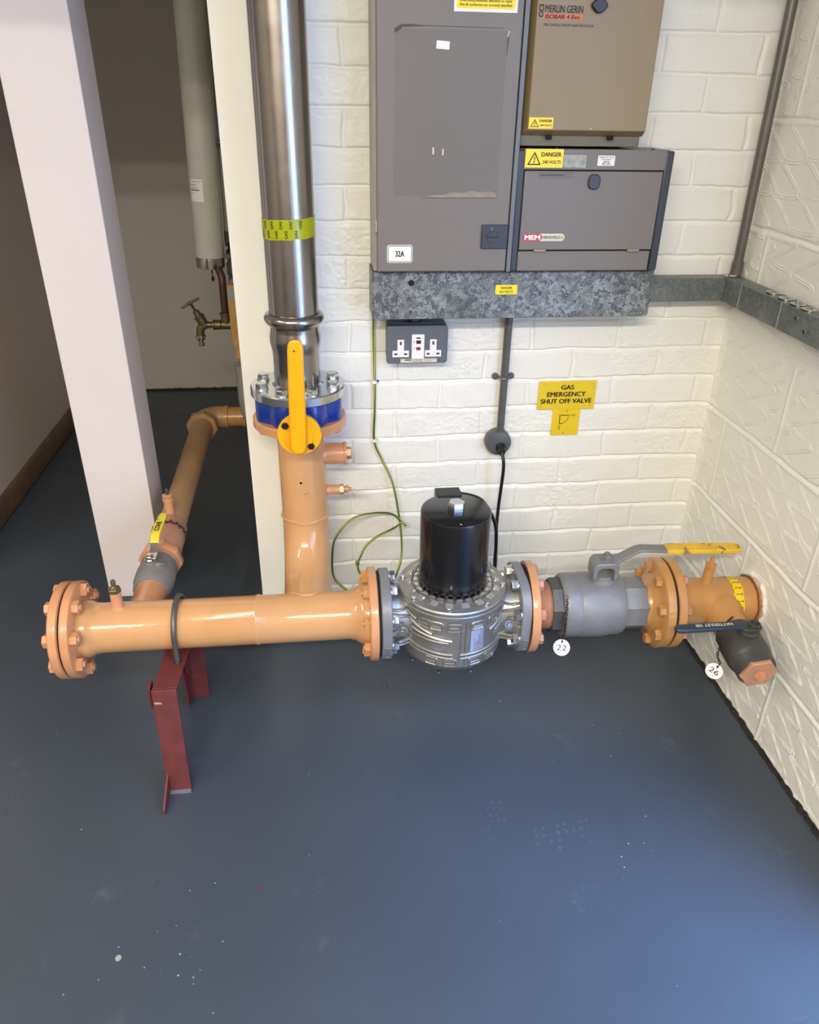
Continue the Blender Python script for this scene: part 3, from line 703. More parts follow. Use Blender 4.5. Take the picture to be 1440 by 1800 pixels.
# ------------------------------------------------------------------ solenoid valve
SX, SR = 0.276, 0.121
def on_body(a, z, r=SR):        # a: angle from the viewer-facing side, + to the right
    return Vector((SX+r*math.sin(a), MY-r*math.cos(a), z))
def solenoid():
    t = thing('solenoid_valve', (SX, MY, 0.19), 'cast aluminium gas solenoid valve with a tall black cylindrical coil on top', 'valve')
    prof = [(0, 0.196), (0.085, 0.197), (0.106, 0.203), (0.1145, 0.212), (0.1185, 0.222), (0.1205, 0.224), (0.1205, 0.352), (0.1225, 0.354), (0.1265, 0.356), (0.1275, 0.360), (0.1275, 0.366), (0.1255, 0.3675),
            (0.1265, 0.369), (0.1265, 0.376), (0.124, 0.379), (0.098, 0.384), (0.094, 0.382), (0.093, 0.378), (0.0, 0.378)]
    MB().lathe(prof, (SX, MY, 0), ZA, 96).build('body', M['castgrey'], t)
    # flow passage, flared to both flanges
    MB().lathe([(0, 0.106), (0.080, 0.106), (0.074, 0.130), (0.069, 0.150), (0.068, 0.190), (0.068, 0.35), (0.070, 0.395), (0.076, 0.420), (0.082, 0.442), (0, 0.442)], (0, MY, MZ), XA, 64).build('flow_passage', M['castgrey'], t)
    for x0, x1, sgn in ((0.1045, 0.1285, 1), (0.4245, 0.4475, -1)):
        pl = []                                     # eight-lobed rounded square flange
        for i in range(120):
            a = 2*PI*i/120; r = 0.1025+0.0050*math.cos(4*(a-PI/4)); pl.append((r*math.cos(a), r*math.sin(a)))
        MB().prism(pl, x1-x0, (x0, MY, MZ), YA, ZA).build('flange', M['greyflange'], t, bevel=0.0025)
        xo = x1 if sgn > 0 else x0
        bolts(t, (xo, MY, MZ), (sgn, 0, 0), 0.087, 8, PI/8, 0.024, 0.013, M['steel2'], washer=0.0145)
    for x in (0.0985, 0.4475):
        MB().lathe([(0, x), (0.1005, x), (0.1005, x+0.006), (0, x+0.006)], (0, MY, MZ), XA, 64).build('gasket', M['gasket'], t)
    # cast lettering pads on the flange rims
    for x0, ang in ((0.1165, math.radians(-158)), (0.436, math.radians(-158))):
        u = Vector((0, math.cos(ang), math.sin(ang))); s = Vector((0, -math.sin(ang), math.cos(ang)))
        o = Vector((x0, MY, MZ))+u*0.1065
        # outline frame
        fr = MB(); pts = [Vector(o)+Vector((x, 0, 0))+s*y for x, y in rrect(0.013, 0.042, 0.004, 4)]; fr.tube(pts+[pts[0]], 0.0008, 6, cap=False)
        p = fr.build('rating_pad', M['greyflange'], t)
        text('DN 100' if x0 > 0.3 else 'PN 100', o+Vector((0.0035 if x0 < 0.3 else -0.0035, 0, 0))-s*0.016*(1 if x0 > 0.3 else 1), s, Vector((-1, 0, 0)), 0.007, M['castpad'], p, width=0.032, bold=0.01, depth=-0.0006)
    # ribs sweeping from the flanges round the body
    def rib(z0, z1, a0, a1, side, rr=0.0042, y0=None, zc=None):
        pts = []
        xs = SX-side*0.150
        y0 = MY-0.055 if y0 is None else y0
        pts.append(Vector((SX-side*0.152, y0, z0)))
        a_ent = -side*a0
        ent = on_body(a_ent, z0*0.6+z1*0.4 if zc is None else zc, SR+0.002)
        pts.append((pts[0]+ent)/2+Vector((0, -0.006, (z0-ent.z)*0.18)))
        n = 8
        for i in range(n+1):
            k = i/n; a = -side*(a0+(a1-a0)*k); zz = ent.z+(z1-ent.z)*(k**0.8); pts.append(on_body(a, zz, SR+0.0018))
        mb = MB(); mb.tube(smoothpath(pts, 5), rr, 8); mb.build('rib', M['castgrey'], t)
    for side in (1, -1):
        rib(0.352, 0.338, 1.15, 0.86, side, 0.0035, MY-0.06)
        rib(0.345, 0.312, 1.05, 0.52 if side > 0 else 0.62, side, 0.0040, MY-0.068)
        rib(0.322, 0.300, 1.10, 0.14 if side > 0 else 0.78, side, 0.0045, MY-0.078)
        rib(0.300, 0.295, 1.20, 0.20 if side > 0 else 0.72, side, 0.0042, MY-0.082)
        rib(0.272, 0.262, 1.05, 0.12 if side > 0 else 0.02, side, 0.0042, MY-0.075)
        rib(0.262, 0.252, 1.05, 0.10 if side > 0 else 0.02, side, 0.0042, MY-0.070)
        # lower web
        # pressure test screws in round bosses
        c = Vector((SX-side*0.122, MY-0.072, 0.303)); d = Vector((-side*0.25, -1, 0.25)).normalized()
        mb = MB(); mb.lathe([(0, -0.03), (0.014, -0.03), (0.0125, 0.004), (0.011, 0.006), (0.008, 0.006), (0.007, 0.0035), (0, 0.0035)], c, d, 24); b_ = mb.build('test_boss', M['castgrey'], t)
        MB().lathe([(0, 0.0035), (0.0058, 0.0035), (0.0058, 0.0075), (0.003, 0.0075), (0.0025, 0.005), (0, 0.005)], c, d, 18).build('test_screw', M['steel2'], b_)
    # vertical mould line bars
    mb = MB(); mb.tube([on_body(0.14, z, SR+0.0012) for z in np.linspace(0.226, 0.350, 8)], 0.0035, 8); mb.build('rib', M['castgrey'], t)
    mb = MB(); mb.tube([on_body(0.045, z, SR+0.0008) for z in np.linspace(0.262, 0.328, 8)], 0.003, 8); mb.build('rib', M['castgrey'], t)
    # rounded rectangular stiffener frames, upper and lower rows
    for zc, hh, aa in ((0.337, 0.020, (-0.68, -0.44, -0.10, 0.34, 0.72)), (0.2375, 0.019, (-0.52, -0.16, 0.32, 0.68))):
        for a0 in aa:
            w_ = 0.125; pts = []
            for x, y in rrect(w_*2*SR*0.98, hh, 0.005, 4): pts.append(on_body(a0+x/SR, zc+y, SR+0.001))
            mb = MB(); mb.tube(pts+[pts[0]], 0.0026, 8, cap=False)
            q = [on_body(a0+k*w_*0.72, zc-0.001, SR+0.0012) for k in (-1, -0.5, 0, 0.5, 1)]; mb.tube(q, 0.0030, 8)
            mb.build('stiffener', M['castgrey'], t)
    # castellated pads round the lid
    for i in range(18):
        a = 2*PI*i/18+0.12
        if math.cos(a) < -0.75: continue
        mb = MB(); w_ = 0.215
        pr = [(0.0965, 0.0), (0.0985, 0.0070), (0.1075, 0.0040), (0.1150, 0.0)]
        vs = []; fs = []; K = 5
        for k in range(K+1):
            b = a+w_*(k/K-0.5)*(1.0)
            for r, hz in pr:
                e = 0.0 if k in (0, K) else hz
                vs.append(on_body(b+(0.01 if r > 0.11 else 0)*(1 if k > K/2 else -1), 0.3815-(r-0.1)*0.17+e*0.8, r))
        for k in range(K):
            for j in range(3): fs.append((4*k+j, 4*k+4+j, 4*k+5+j, 4*k+1+j))
        mb.add(vs, fs).build('lid_pad', M['castpad'], t)
    for i in range(26):
        a = 2*PI*i/26+0.02
        if math.cos(a) < -0.75: continue
        w_ = 0.15; vs = []; fs = []
        for k in range(4):
            b = a+w_*(k/3-0.5)
            for r, z in ((0.0905, 0.3775), (0.0905, 0.3860), (0.0835, 0.3875), (0.0835, 0.3775)): vs.append(on_body(b, z, r))
        for k in range(3):
            for j in range(3): fs.append((4*k+j, 4*k+4+j, 4*k+5+j, 4*k+1+j))
        fs += [(0, 1, 2, 3), (12, 15, 14, 13)]
        MB().add(vs, fs).build('ring_tooth', M['castpad'], t, smooth=0)
    MB().lathe([(0.0, 0.376), (0.0915, 0.376), (0.0915, 0.3805), (0, 0.3805)], (SX, MY, 0), ZA, 64).build('inner_ring', M['castgrey'], t)
    for i in range(8):
        a = -0.22+2*PI*i/8+0.0
        p = on_body(a, 0.377, 0.117)
        MB().lathe([(0, 0), (0.0055, 0), (0.0055, 0.008), (0.003, 0.008), (0.003, 0.005), (0, 0.005)], p, ZA, 14).build('cap_screw', M['steel2'], t)
    for a in (-0.38, 0.33, 1.1, -1.1):
        p = on_body(a, 0.199, 0.108); MB().lathe([(0, 0), (0.0045, 0), (0.0045, 0.004), (0, 0.004)], p, (0, 0, -1), 12).build('cap_screw', M['steel2'], t)
    # rating plate
    vs = []; fs = []; n = 8
    for k in range(n+1):
        a = 0.215+0.27*k/n; vs += [on_body(a, 0.262, SR+0.0012), on_body(a, 0.334, SR+0.0012)]
    for k in range(n): fs.append((2*k, 2*k+2, 2*k+3, 2*k+1))
    lb = MB().add(vs, fs).build('rating_label', M['silverlabel'], t)
    def wr(a_c):
        def wrap(X, Y): return on_body(a_c-Y/SR, 0.266+X, SR+0.0016)
        return wrap
    for a_c, s, wd, hh in ((0.465, 'GAS VALVE CLASS A GROUP 2', 0.062, 0.0030), (0.435, 'pmax 200 mbar  DN100', 0.055, 0.0026), (0.405, '230V 50Hz IP54', 0.045, 0.0030), (0.375, '-15C +60C', 0.030, 0.0026), (0.345, 'CE 0051', 0.026, 0.0034), (0.30, 'M16 / NC 2012', 0.036, 0.0026)):
        text(s, None, R_, U_, hh, M['ink2'], lb, width=wd, bold=0.0, wrap=wr(a_c))
    # coil
    c = MB().lathe([(0, 0.382), (0.078, 0.382), (0.0785, 0.386), (0.0785, 0.566), (0.0770, 0.5700), (0.0735, 0.5715), (0, 0.5715)], (SX, MY, 0), ZA, 96).build('coil_housing', M['black'], t)
    mb = MB(); hexhead(mb, (SX, MY, 0.5715), ZA, 0.034, 0.019, phase=0.15); mb.build('coil_nut', M['steel2'], c)
    MB().lathe([(0, 0), (0.0024, 0), (0.0024, 0.0014), (0, 0.0014)], (SX-0.001, MY-0.070, 0.5712), ZA, 10).build('pin', M['steel2'], c)
    MB().box((SX-0.034, MY+0.060, 0.535), (SX+0.025, MY+0.106, 0.573)).build('connector_box', M['blackplastic'], c, bevel=0.003)
solenoid()

# ------------------------------------------------------------------ right-hand run, very slightly askew
RD = Vector((1, -0.052, 0.008)).normalized()
RO = Vector((0.4535, -0.35, 0.299))
RU, RV, _ = frame(RD)       # RU ~ horizontal, RV ~ up
def rp(s, y=0.0, z=0.0):    # s along the run measured as world x, y towards the back wall, z up
    return RO+RD*(s-0.4535)+Vector((0.052, 1, 0)).normalized()*y+Vector((0, 0, 1))*z
def threaded_flange():
    t = thing('threaded_flange', rp(0.4535), 'orange flange with a pinkish threaded neck between the aluminium valve and the lever valve', 'flange')
    MB().lathe([(0, 0), (0.108, 0), (0.1095, 0.003), (0.1095, 0.017), (0.106, 0.020), (0, 0.020)], rp(0.4535), RD, 72).build('flange', M['orange2'], t)
    pr = [(0, 0.018)]
    for i in range(9): pr += [(0.0545, 0.020+i*0.0052), (0.0570, 0.0226+i*0.0052)]
    pr += [(0.0545, 0.068), (0, 0.068)]
    MB().lathe(pr, rp(0.4535), RD, 56).build('threaded_neck', M['pinkish'], t, smooth=60)
    bolts(t, rp(0.4735), RD, 0.089, 8, PI/8, 0.024, 0.012, M['pinkish'], name='nut')
threaded_flange()
def ball_valve_22():
    t = thing('lever_ball_valve', rp(0.60, 0, -0.08), 'large grey ball valve with a long lever in a worn yellow sleeve', 'valve')
    MB().lathe([(0, 0.058), (0.066, 0.058), (0.068, 0.062), (0.068, 0.086), (0, 0.086)], rp(0.4535), RD, 8, PI/8).build('end_hexagon', M['darkvalve'], t)
    MB().lathe([(0, 0.083), (0.071, 0.083), (0.0765, 0.089), (0.0775, 0.096), (0.0775, 0.122), (0.0765, 0.125), (0.0775, 0.128), (0.0785, 0.135), (0.0785, 0.185), (0.0745, 0.205), (0.0745, 0.222), (0.070, 0.232), (0, 0.232)], rp(0.4535), RD, 72).build('body', M['valvegrey'], t)
    MB().lathe([(0, 0.228), (0.0615, 0.228), (0.0640, 0.233), (0.0640, 0.283), (0.0615, 0.288), (0, 0.288)], rp(0.4535), RD, 8, PI/8).build('end_hexagon', M['valvegrey'], t)
    # stem housing: hollow horseshoe, with nut
    hx = 0.634
    MB().lathe([(0, 0.055), (0.036, 0.055), (0.034, 0.074), (0.026, 0.080), (0.024, 0.090), (0, 0.090)], rp(hx), (0, 0, 1), 28).build('stem_boss', M['valvegrey'], t)
    mb = MB()
    pl = [(-0.030, 0.085), (-0.030, 0.118), (-0.022, 0.129), (0.022, 0.129), (0.030, 0.118), (0.030, 0.085), (0.019, 0.082), (0.019, 0.108), (0.012, 0.115), (-0.012, 0.115), (-0.019, 0.108), (-0.019, 0.082)]
    mb.prism(pl, 0.050, rp(hx, 0.024), RD, (0, 0, 1)); mb.build('stem_bracket', M['valvegrey'], t, bevel=0.003)
    mb = MB(); hexhead(mb, rp(hx+0.004, 0, 0.129), (0, 0, 1), 0.020, 0.008, washer=0.015); mb.cyl(rp(hx+0.004, 0, 0.13), rp(hx+0.004, 0, 0.145), 0.006, 14); mb.build('stem_nut', M['valvegrey'], t)
    # cranked flat lever
    def flat(pts, w, th):
        vs = []; fs = []
        for s, z, ww in pts:
            vs += [rp(s, -ww, z), rp(s, ww, z), rp(s, ww, z+th), rp(s, -ww, z+th)]
        for i in range(len(pts)-1):
            for k in range(4): fs.append((4*i+k, 4*i+(k+1) % 4, 4*i+4+(k+1) % 4, 4*i+4+k))
        n = 4*(len(pts)-1); fs += [(3, 2, 1, 0), (n, n+1, n+2, n+3)]
        return MB().add(vs, fs)
    lev = flat([(hx-0.022, 0.121, 0.016), (hx+0.022, 0.1215, 0.018), (hx+0.034, 0.126, 0.0155), (hx+0.070, 0.148, 0.0145), (hx+0.082, 0.151, 0.0145), (hx+0.145, 0.148, 0.0145)], 0, 0.007).build('lever', M['valvegrey'], t, bevel=0.0015)
    flat([(hx+0.140, 0.1465, 0.0165), (hx+0.27, 0.1445, 0.0165), (hx+0.308, 0.1438, 0.0165), (hx+0.318, 0.1440, 0.012), (hx+0.3195, 0.1445, 0.008)], 0, 0.0105).build('grip', M['yellowdirty'], lev, bevel=0.003)
ball_valve_22()
def boss_flange():
    t = thing('screwed_flange', rp(0.742), 'orange hubbed flange bolted at the right end of the large grey ball valve', 'flange')
    pl = [(0, 0.284), (0.058, 0.284), (0.0605, 0.288), (0.062, 0.294), (0.072, 0.302), (0.078, 0.306), (0.086, 0.309), (0.105, 0.311), (0.1095, 0.314), (0.1095, 0.331), (0.107, 0.334), (0, 0.334)]
    MB().lathe(pl, rp(0.4535), RD, 72).build('flange', M['ochre'], t)
    # eight cast lugs standing out behind the bolts
    u, v, a = frame(RD)
    for i in range(8):
        th = PI/8+2*PI*i/8; c = rp(0.4535)+RD*0.297+(u*math.cos(th)+v*math.sin(th))*0.088
        mb = MB(); hexhead(mb, rp(0.4535)+RD*0.311+(u*math.cos(th)+v*math.sin(th))*0.089, -RD, 0.024, 0.014, phase=random.random()); mb.build('nut', M['ochre'], t)
    for th in (PI*0.40, PI*0.60):
        pass
boss_flange()
def wall_pipe():
    t = thing('wall_gas_pipe', rp(0.80, 0, -0.06), 'short ochre gas pipe entering the right wall, with a yellow tape band', 'pipe')
    MB().lathe([(0, 0.340), (0.107, 0.340), (0.1095, 0.343), (0.1095, 0.357), (0.107, 0.360), (0.065, 0.360), (0.060, 0.372), (0.057, 0.378), (0.057, 0.575), (0, 0.575)], rp(0.4535), RD, 72).build('pipe', M['ochre'], t)
    MB().lathe([(0, 0.3335), (0.101, 0.3335), (0.101, 0.3405), (0, 0.3405)], rp(0.4535), RD, 60).build('gasket', M['gasket'], t)
    bolts(t, rp(0.4535)+RD*0.360, RD, 0.089, 8, PI/8, 0.024, 0.012, M['pinkish'])
    test_point(t, rp(0.893, 0.002, 0.050), (0.03, 0, 1), 0.046, M['ochre'])
    # tee branch towards the viewer
    c = rp(0.925)
    d = Vector((0.0, -1, -0.16)).normalized()
    MB().lathe([(0, 0), (0.050, 0.03), (0.048, 0.048), (0.044, 0.062), (0.040, 0.075), (0.038, 0.120), (0, 0.120)], c, d, 40).build('branch', M['ochre'], t)
    # tape
    x0 = rp(0.958)-RO; s0 = x0.length
    tp = MB(); vs = []; fs = []; n = 72; rs = random.Random(8)
    for i in range(n):
        th = 2*PI*i/n; dd = RU*math.cos(th)+RV*math.sin(th)
        for h in (s0-0.011, s0-0.004, s0+0.004, s0+0.013): vs.append(RO+RD*(h+0.001*math.sin(7*th))+dd*(0.0575+rs.uniform(0, 0.0003)))
    for i in range(n):
        j = (i+1) % n
        for k in range(3): fs.append((4*i+k, 4*j+k, 4*j+k+1, 4*i+k+1))
    tape = tp.add(vs, fs).build('marking_tape', M['signyellow'], t)
    # printed strokes round the band: long bars with end ticks and a broken edge line
    mb = MB()
    def quad(h0, h1, t0, t1):
        P = []
        for h, th in ((h0, t0), (h1, t0), (h1, t1), (h0, t1)):
            P.append(RO+RD*(s0+h)+(RU*math.cos(th)+RV*math.sin(th))*0.0584)
        mb.add(P, [(0, 1, 2, 3)])
    for i in range(22):
        th = 2*PI*i/22
        quad(-0.004, 0.009, th, th+0.022); quad(0.0085, 0.0097, th-0.05, th+0.075); quad(-0.0045, -0.0035, th-0.03, th+0.05)
        quad(-0.0100, -0.0090, th+0.06, th+0.16); quad(-0.0100, -0.0090, th+0.19, th+0.24)
    mb.build('lettering', M['ink'], tape, smooth=0)
    # ragged rim of old paint where the pipe meets the wall
    rs = random.Random(5); pts = []
    for i in range(40):
        a = 2*PI*i/40; pts.append(Vector((1.0015+rs.uniform(-0.001, 0.001), rp(1.0).y+0.0585*math.cos(a), rp(1.0).z+0.0585*math.sin(a))))
    MB().tube(pts+[pts[0]], 0.0022, 6, cap=False).build('rust_line', M['rust'], t)
wall_pipe()
DC = rp(0.925); DD = Vector((0.0, -1, -0.16)).normalized()
def drain_valve():
    t = thing('drain_valve', DC+DD*0.19-Vector((0, 0, 0.045)), 'small dark ball valve with a blue-black lever, capped by an orange hexagonal plug', 'valve')
    pr = [(0, 0.105), (0.043, 0.105), (0.045, 0.110), (0.045, 0.128), (0.0475, 0.134), (0.0485, 0.142), (0.0485, 0.180), (0.046, 0.192), (0.0435, 0.196), (0.0435, 0.220), (0.0415, 0.225), (0, 0.225)]
    MB().lathe(pr, DC, DD, 40).build('body', M['darkvalve'], t)
    u, v, a = frame(DD)
    MB().lathe([(0, 0.220), (0.040, 0.220), (0.0425, 0.223), (0.0425, 0.231), (0.0405, 0.233), (0, 0.233)], DC, DD, 6, 0.15).build('plug', M['pinkish'], t)
    mb = MB(); mb.lathe([(0, 0.233), (0.013, 0.233), (0.0095, 0.241), (0.0095, 0.246), (0, 0.247)], DC, DD, 4, 0.5); mb.build('plug_square', M['orange2'], t)
    # stem
    st = DC+DD*0.150; up = Vector((0, -0.12, 1)).normalized()
    MB().lathe([(0, 0.03), (0.024, 0.03), (0.024, 0.052), (0.018, 0.055), (0.018, 0.060), (0, 0.060)], st, up, 24).build('stem', M['darkvalve'], t)
    pl = rrect(0.050, 0.032, 0.015, 6)
    mb = MB(); mb.prism(pl, 0.006, st+up*0.060, XA, up.cross(Vector(XA)).normalized()); 
    hx = MB(); mb.build('stem_plate', M['darkvalve'], t, bevel=0.001)
    mb = MB(); mb.lathe([(0.012, 0.064), (0.013, 0.072), (0.009, 0.072), (0.008, 0.067), (0, 0.067)], st+Vector((0.008, 0, 0)), up, 16); mb.build('stem_nut', M['darkvalve'], t)
    # lever sweeping left over the branch
    A = st+up*0.064
    end = Vector((-0.182, 0.004, 0.014)); pts = [(0.0, 0), (-0.03, 0.004), (-0.05, 0.014), (-0.175, 0.016)]
    vs = []; fs = []
    secs = [(-0.010, 0.000, 0.010), (-0.028, 0.002, 0.0105), (-0.044, 0.005, 0.012), (-0.070, 0.0055, 0.0125), (-0.120, 0.0050, 0.0125), (-0.164, 0.0045, 0.0125), (-0.174, 0.0045, 0.0095), (-0.178, 0.0045, 0.005)]
    sd = up.cross(Vector(XA)).normalized()
    for x, z, w_ in secs:
        c = A+Vector((x, 0, 0))+up*z; th = 0.0045
        vs += [c-sd*w_-up*th, c+sd*w_-up*th, c+sd*w_*0.8+up*th, c-sd*w_*0.8+up*th]
    for i in range(len(secs)-1):
        for k in range(4): fs.append((4*i+k, 4*i+(k+1) % 4, 4*i+4+(k+1) % 4, 4*i+4+k))
    n = 4*(len(secs)-1); fs += [(3, 2, 1, 0), (n, n+1, n+2, n+3)]
    lv = MB().add(vs, fs).build('lever', M['darkblue'], t, bevel=0.0025)
    o = A+Vector((-0.046, 0, 0))+up*(0.0102)+sd*0.004
    text('HATTERSLEY 100', o, (-1, 0, 0), -sd, 0.0085, M['cream'], lv, width=0.085, bold=0.02, depth=0.0006)
drain_valve()

# ------------------------------------------------------------------ numbered tags on their chains
def chain(t, pts, r=0.0016, link=0.0062):
    P = smoothpath(pts, 10); L = [0]
    for a, b in zip(P, P[1:]): L.append(L[-1]+(b-a).length)
    n = int(L[-1]/link); mb = MB()
    for i in range(n):
        s = (i+0.5)*L[-1]/n
        k = max(j for j in range(len(L)) if L[j] <= s); k = min(k, len(P)-2)
        c = P[k].lerp(P[k+1], (s-L[k])/max(1e-6, L[k+1]-L[k])); d = (P[k+1]-P[k]).normalized()
        u, v, _ = frame(d, (0.3, 0.2, 1)); q = u if i % 2 else v
        ring = [c+d*math.cos(a)*link*0.62+q*math.sin(a)*link*0.36 for a in [2*PI*j/10 for j in range(11)]]
        mb.tube(ring, r*0.75, 5, cap=False)
    return mb.build('chain', M['blackplastic'], t)
def disc_tag(c, nrm, right, num, r, label, pts, ringm, wobble=0.0):
    t = thing('valve_tag', c, label, 'tag')
    c = Vector(c); nrm = Vector(nrm).normalized(); right = Vector(right); right = (right-nrm*right.dot(nrm)).normalized(); up = nrm.cross(right)
    up = up if up.z > 0 else -up
    if right.cross(up).dot(nrm) < 0: right = -right
    MB().lathe([(0, -0.0008), (r, -0.0008), (r, 0.0006), (0, 0.0006)], c, nrm, 36).build('disc', M['paper'], t)
    text(num, c+nrm*0.0007-up*r*0.33, right, up, r*0.66, M['ink'], t, width=r*1.15, bold=-0.004, align='CENTER', depth=0.0005)
    hole = c+up*r*0.72
    ring = [hole+up*0.004+(up*math.cos(a)*0.008)+(nrm*math.sin(a)*0.005) for a in [2*PI*i/16 for i in range(17)]]
    MB().tube(ring, 0.0009, 6, cap=False).build('split_ring', M['blackplastic'], t)
    MB().lathe([(0, 0), (0.0026, 0), (0, 0.0004)], hole+nrm*0.0007, nrm, 12).build('eyelet', M['ink'], t)
    chain(t, [hole+up*0.010]+[Vector(p) for p in pts])
    return t
disc_tag((0.529, -0.437, 0.236), (-0.25, -1, 0.55), (1, -0.25, 0), '22', 0.0195, 'round white tag stamped 22 hanging on a chain below the large grey valve',
         [(0.5325, -0.432, 0.276), (0.534, -0.427, 0.312), (0.5375, -0.413, 0.346), (0.541, -0.392, 0.362), (0.545, -0.360, 0.3715)], None)
disc_tag((0.856, -0.545, 0.231), (-0.75, -1, 0.35), (1, -0.5, -0.45), '26', 0.0190, 'round white tag stamped 26 hanging from the small dark valve by the right wall',
         [(0.864, -0.530, 0.264), (0.873, -0.518, 0.276), (0.884, -0.497, 0.292), (0.893, -0.484, 0.312), (0.912, -0.478, 0.330)], None)

# ------------------------------------------------------------------ small ball valve and branch pipe on the left
BX = -0.441
def branch_valve():
    t = thing('branch_ball_valve', (BX, -0.15, 0.262), 'small grey ball valve with a short yellow-sleeved lever beside the white pillar', 'valve')
    D = Vector((0.0, 1, 0)); o = Vector((BX, -0.225, 0.307))
    MB().lathe([(0, 0), (0.040, 0.0), (0.043, 0.004), (0.044, 0.022), (0.0475, 0.030), (0.0480, 0.070), (0.0450, 0.092), (0.0450, 0.118), (0, 0.118)], o, D, 40).build('body', M['valvegrey'], t)
    MB().lathe([(0, 0.115), (0.0455, 0.115), (0.0470, 0.121), (0.0470, 0.130), (0, 0.130)], o, D, 40).build('end_ring', M['pinkish'], t)
    MB().lathe([(0, 0.128), (0.052, 0.128), (0.0545, 0.132), (0.0545, 0.158), (0.052, 0.163), (0, 0.163)], o, D, 8, 0.2).build('hexagon_nut', M['orange2'], t)
    st = Vector((BX-0.004, -0.168, 0.352))
    MB().lathe([(0, -0.005), (0.016, -0.005), (0.015, 0.004), (0.011, 0.006), (0.011, 0.012), (0, 0.012)], st, ZA, 20).build('stem', M['valvegrey'], t)
    mb = MB(); hexhead(mb, st+Vector((0, 0, 0.012)), ZA, 0.020, 0.008, washer=0.013); hexhead(mb, st+Vector((0, 0, 0.022)), ZA, 0.014, 0.006); mb.build('stem_nut', M['chrome'], t)
    def strip(secs, th, dirv):
        vs = []; fs = []
        for y, z, w_ in secs:
            c = st+Vector((0.006+(y*0.03), y, z)); vs += [c+Vector((-w_, 0, 0)), c+Vector((w_, 0, 0)), c+Vector((w_, 0, th)), c+Vector((-w_, 0, th))]
        for i in range(len(secs)-1):
            for k in range(4): fs.append((4*i+k, 4*i+(k+1) % 4, 4*i+4+(k+1) % 4, 4*i+4+k))
        n = 4*(len(secs)-1); fs += [(3, 2, 1, 0), (n, n+1, n+2, n+3)]
        return MB().add(vs, fs)
    lv = strip([(-0.010, 0.018, 0.010), (0.012, 0.018, 0.010), (0.020, 0.020, 0.010), (0.034, 0.034, 0.0095), (0.050, 0.046, 0.009)], 0.0025, None).build('lever', M['chrome'], t, bevel=0.0006)
    gp = strip([(0.036, 0.034, 0.0108), (0.050, 0.044, 0.0108), (0.066, 0.0475, 0.0112), (0.140, 0.0500, 0.0112), (0.152, 0.0502, 0.0095), (0.158, 0.0505, 0.006)], 0.0055, None).build('grip', M['yellowgrip'], lv, bevel=0.0015)
    o2 = st+Vector((0.006+0.008, 0.068, 0.0540)); upv = Vector((-1, 0, 0))
    text('COHE', o2, (0.03, 1, 0.02), upv, 0.0125, M['ink'], gp, width=0.044, bold=0.03, depth=0.0008)
    text('ART N', st+Vector((0.004, 0.118, 0.0555)), (0.03, 1, 0.02), upv, 0.0060, M['ink2'], gp, width=0.030, bold=0.0, depth=0.0008)
    MB().box((BX+0.006, -0.176, 0.352), (BX+0.030, -0.170, 0.358)).build('stop_pin', M['chrome'], t)
branch_valve()
def branch_pipe():
    t = thing('branch_pipe', (BX, 0.3, 0.27), 'dull orange pipe running back along the floor to a far elbow beside the white pillar', 'pipe')
    z = 0.307; e = Vector((-0.452, 0.86, z))
    s = Vector((BX, -0.065, z)); d = (e-s).normalized()
    MB().lathe([(0, 0.0), (0.042, 0.0), (0.0435, 0.004), (0.0445, 0.10), (0.0435, 0.150), (0.042, 0.155), (0, 0.155)], s, d, 40).build('socket', M['pinkish'], t)
    MB().cyl(s+d*0.15, e+d*-0.02, 0.0375, 40).build('pipe', M['dullorange'], t)
    MB().lathe([(0, 0), (0.054, 0.0), (0.056, 0.004), (0.056, 0.028), (0.052, 0.036), (0, 0.036)], e-d*0.045, d, 8, 0.2).build('union_nut', M['dullorange'], t)
    R = 0.055; path = [e-d*0.02]
    for k in range(11):
        a = PI/2*k/10; path.append(e+Vector((R-R*math.cos(a), R*math.sin(a), 0)))
    path.append(path[-1]+Vector((0.02, 0, 0)))
    MB().tube(path, 0.041, 36).build('elbow', M['dullorange'], t)
    q = path[-1]
    MB().lathe([(0, 0), (0.043, 0), (0.043, 0.010), (0.036, 0.012), (0.036, 0.060), (0.040, 0.061), (0.040, 0.074), (0.036, 0.075), (0.036, 0.132), (0, 0.132)], q, XA, 36).build('far_pipe', M['ochre'], t)
    # test nipple on top and a twisted chain round the socket
    p = Vector((BX-0.003, 0.105, z+0.030))
    mb = MB(); mb.lathe([(0, 0), (0.0135, 0), (0.0125, 0.006), (0.0125, 0.048), (0, 0.048)], p, ZA, 24); mb.build('test_nipple', M['orange2'], t)
    MB().lathe([(0, 0.046), (0.0145, 0.046), (0.0145, 0.053), (0.0120, 0.055), (0.0140, 0.058), (0.0140, 0.064), (0.010, 0.066), (0, 0.066)], p, ZA, 24).build('nipple_cap', M['orange2'], t)
    MB().lathe([(0, 0.064), (0.0045, 0.064), (0.0045, 0.082), (0.003, 0.084), (0, 0.084)], p, ZA, 12).build('test_screw', M['ink2'], t)
    c = s+d*0.105
    mb = MB()
    for i in range(26):
        a = -0.35+i*0.12
        pc = c+Vector((math.cos(a)*0.0465, 0.006*math.sin(i*1.9), math.sin(a)*0.0465))
        tn = Vector((-math.sin(a), 0.0, math.cos(a))); qn = Vector((0, 1, 0)) if i % 2 else Vector((math.cos(a), 0, math.sin(a)))
        ring = [pc+tn*math.cos(b)*0.0046+qn*math.sin(b)*0.0024 for b in [2*PI*j/8 for j in range(9)]]
        mb.tube(ring, 0.0011, 5, cap=False)
    mb.build('chain', M['copper'], t)
branch_pipe()

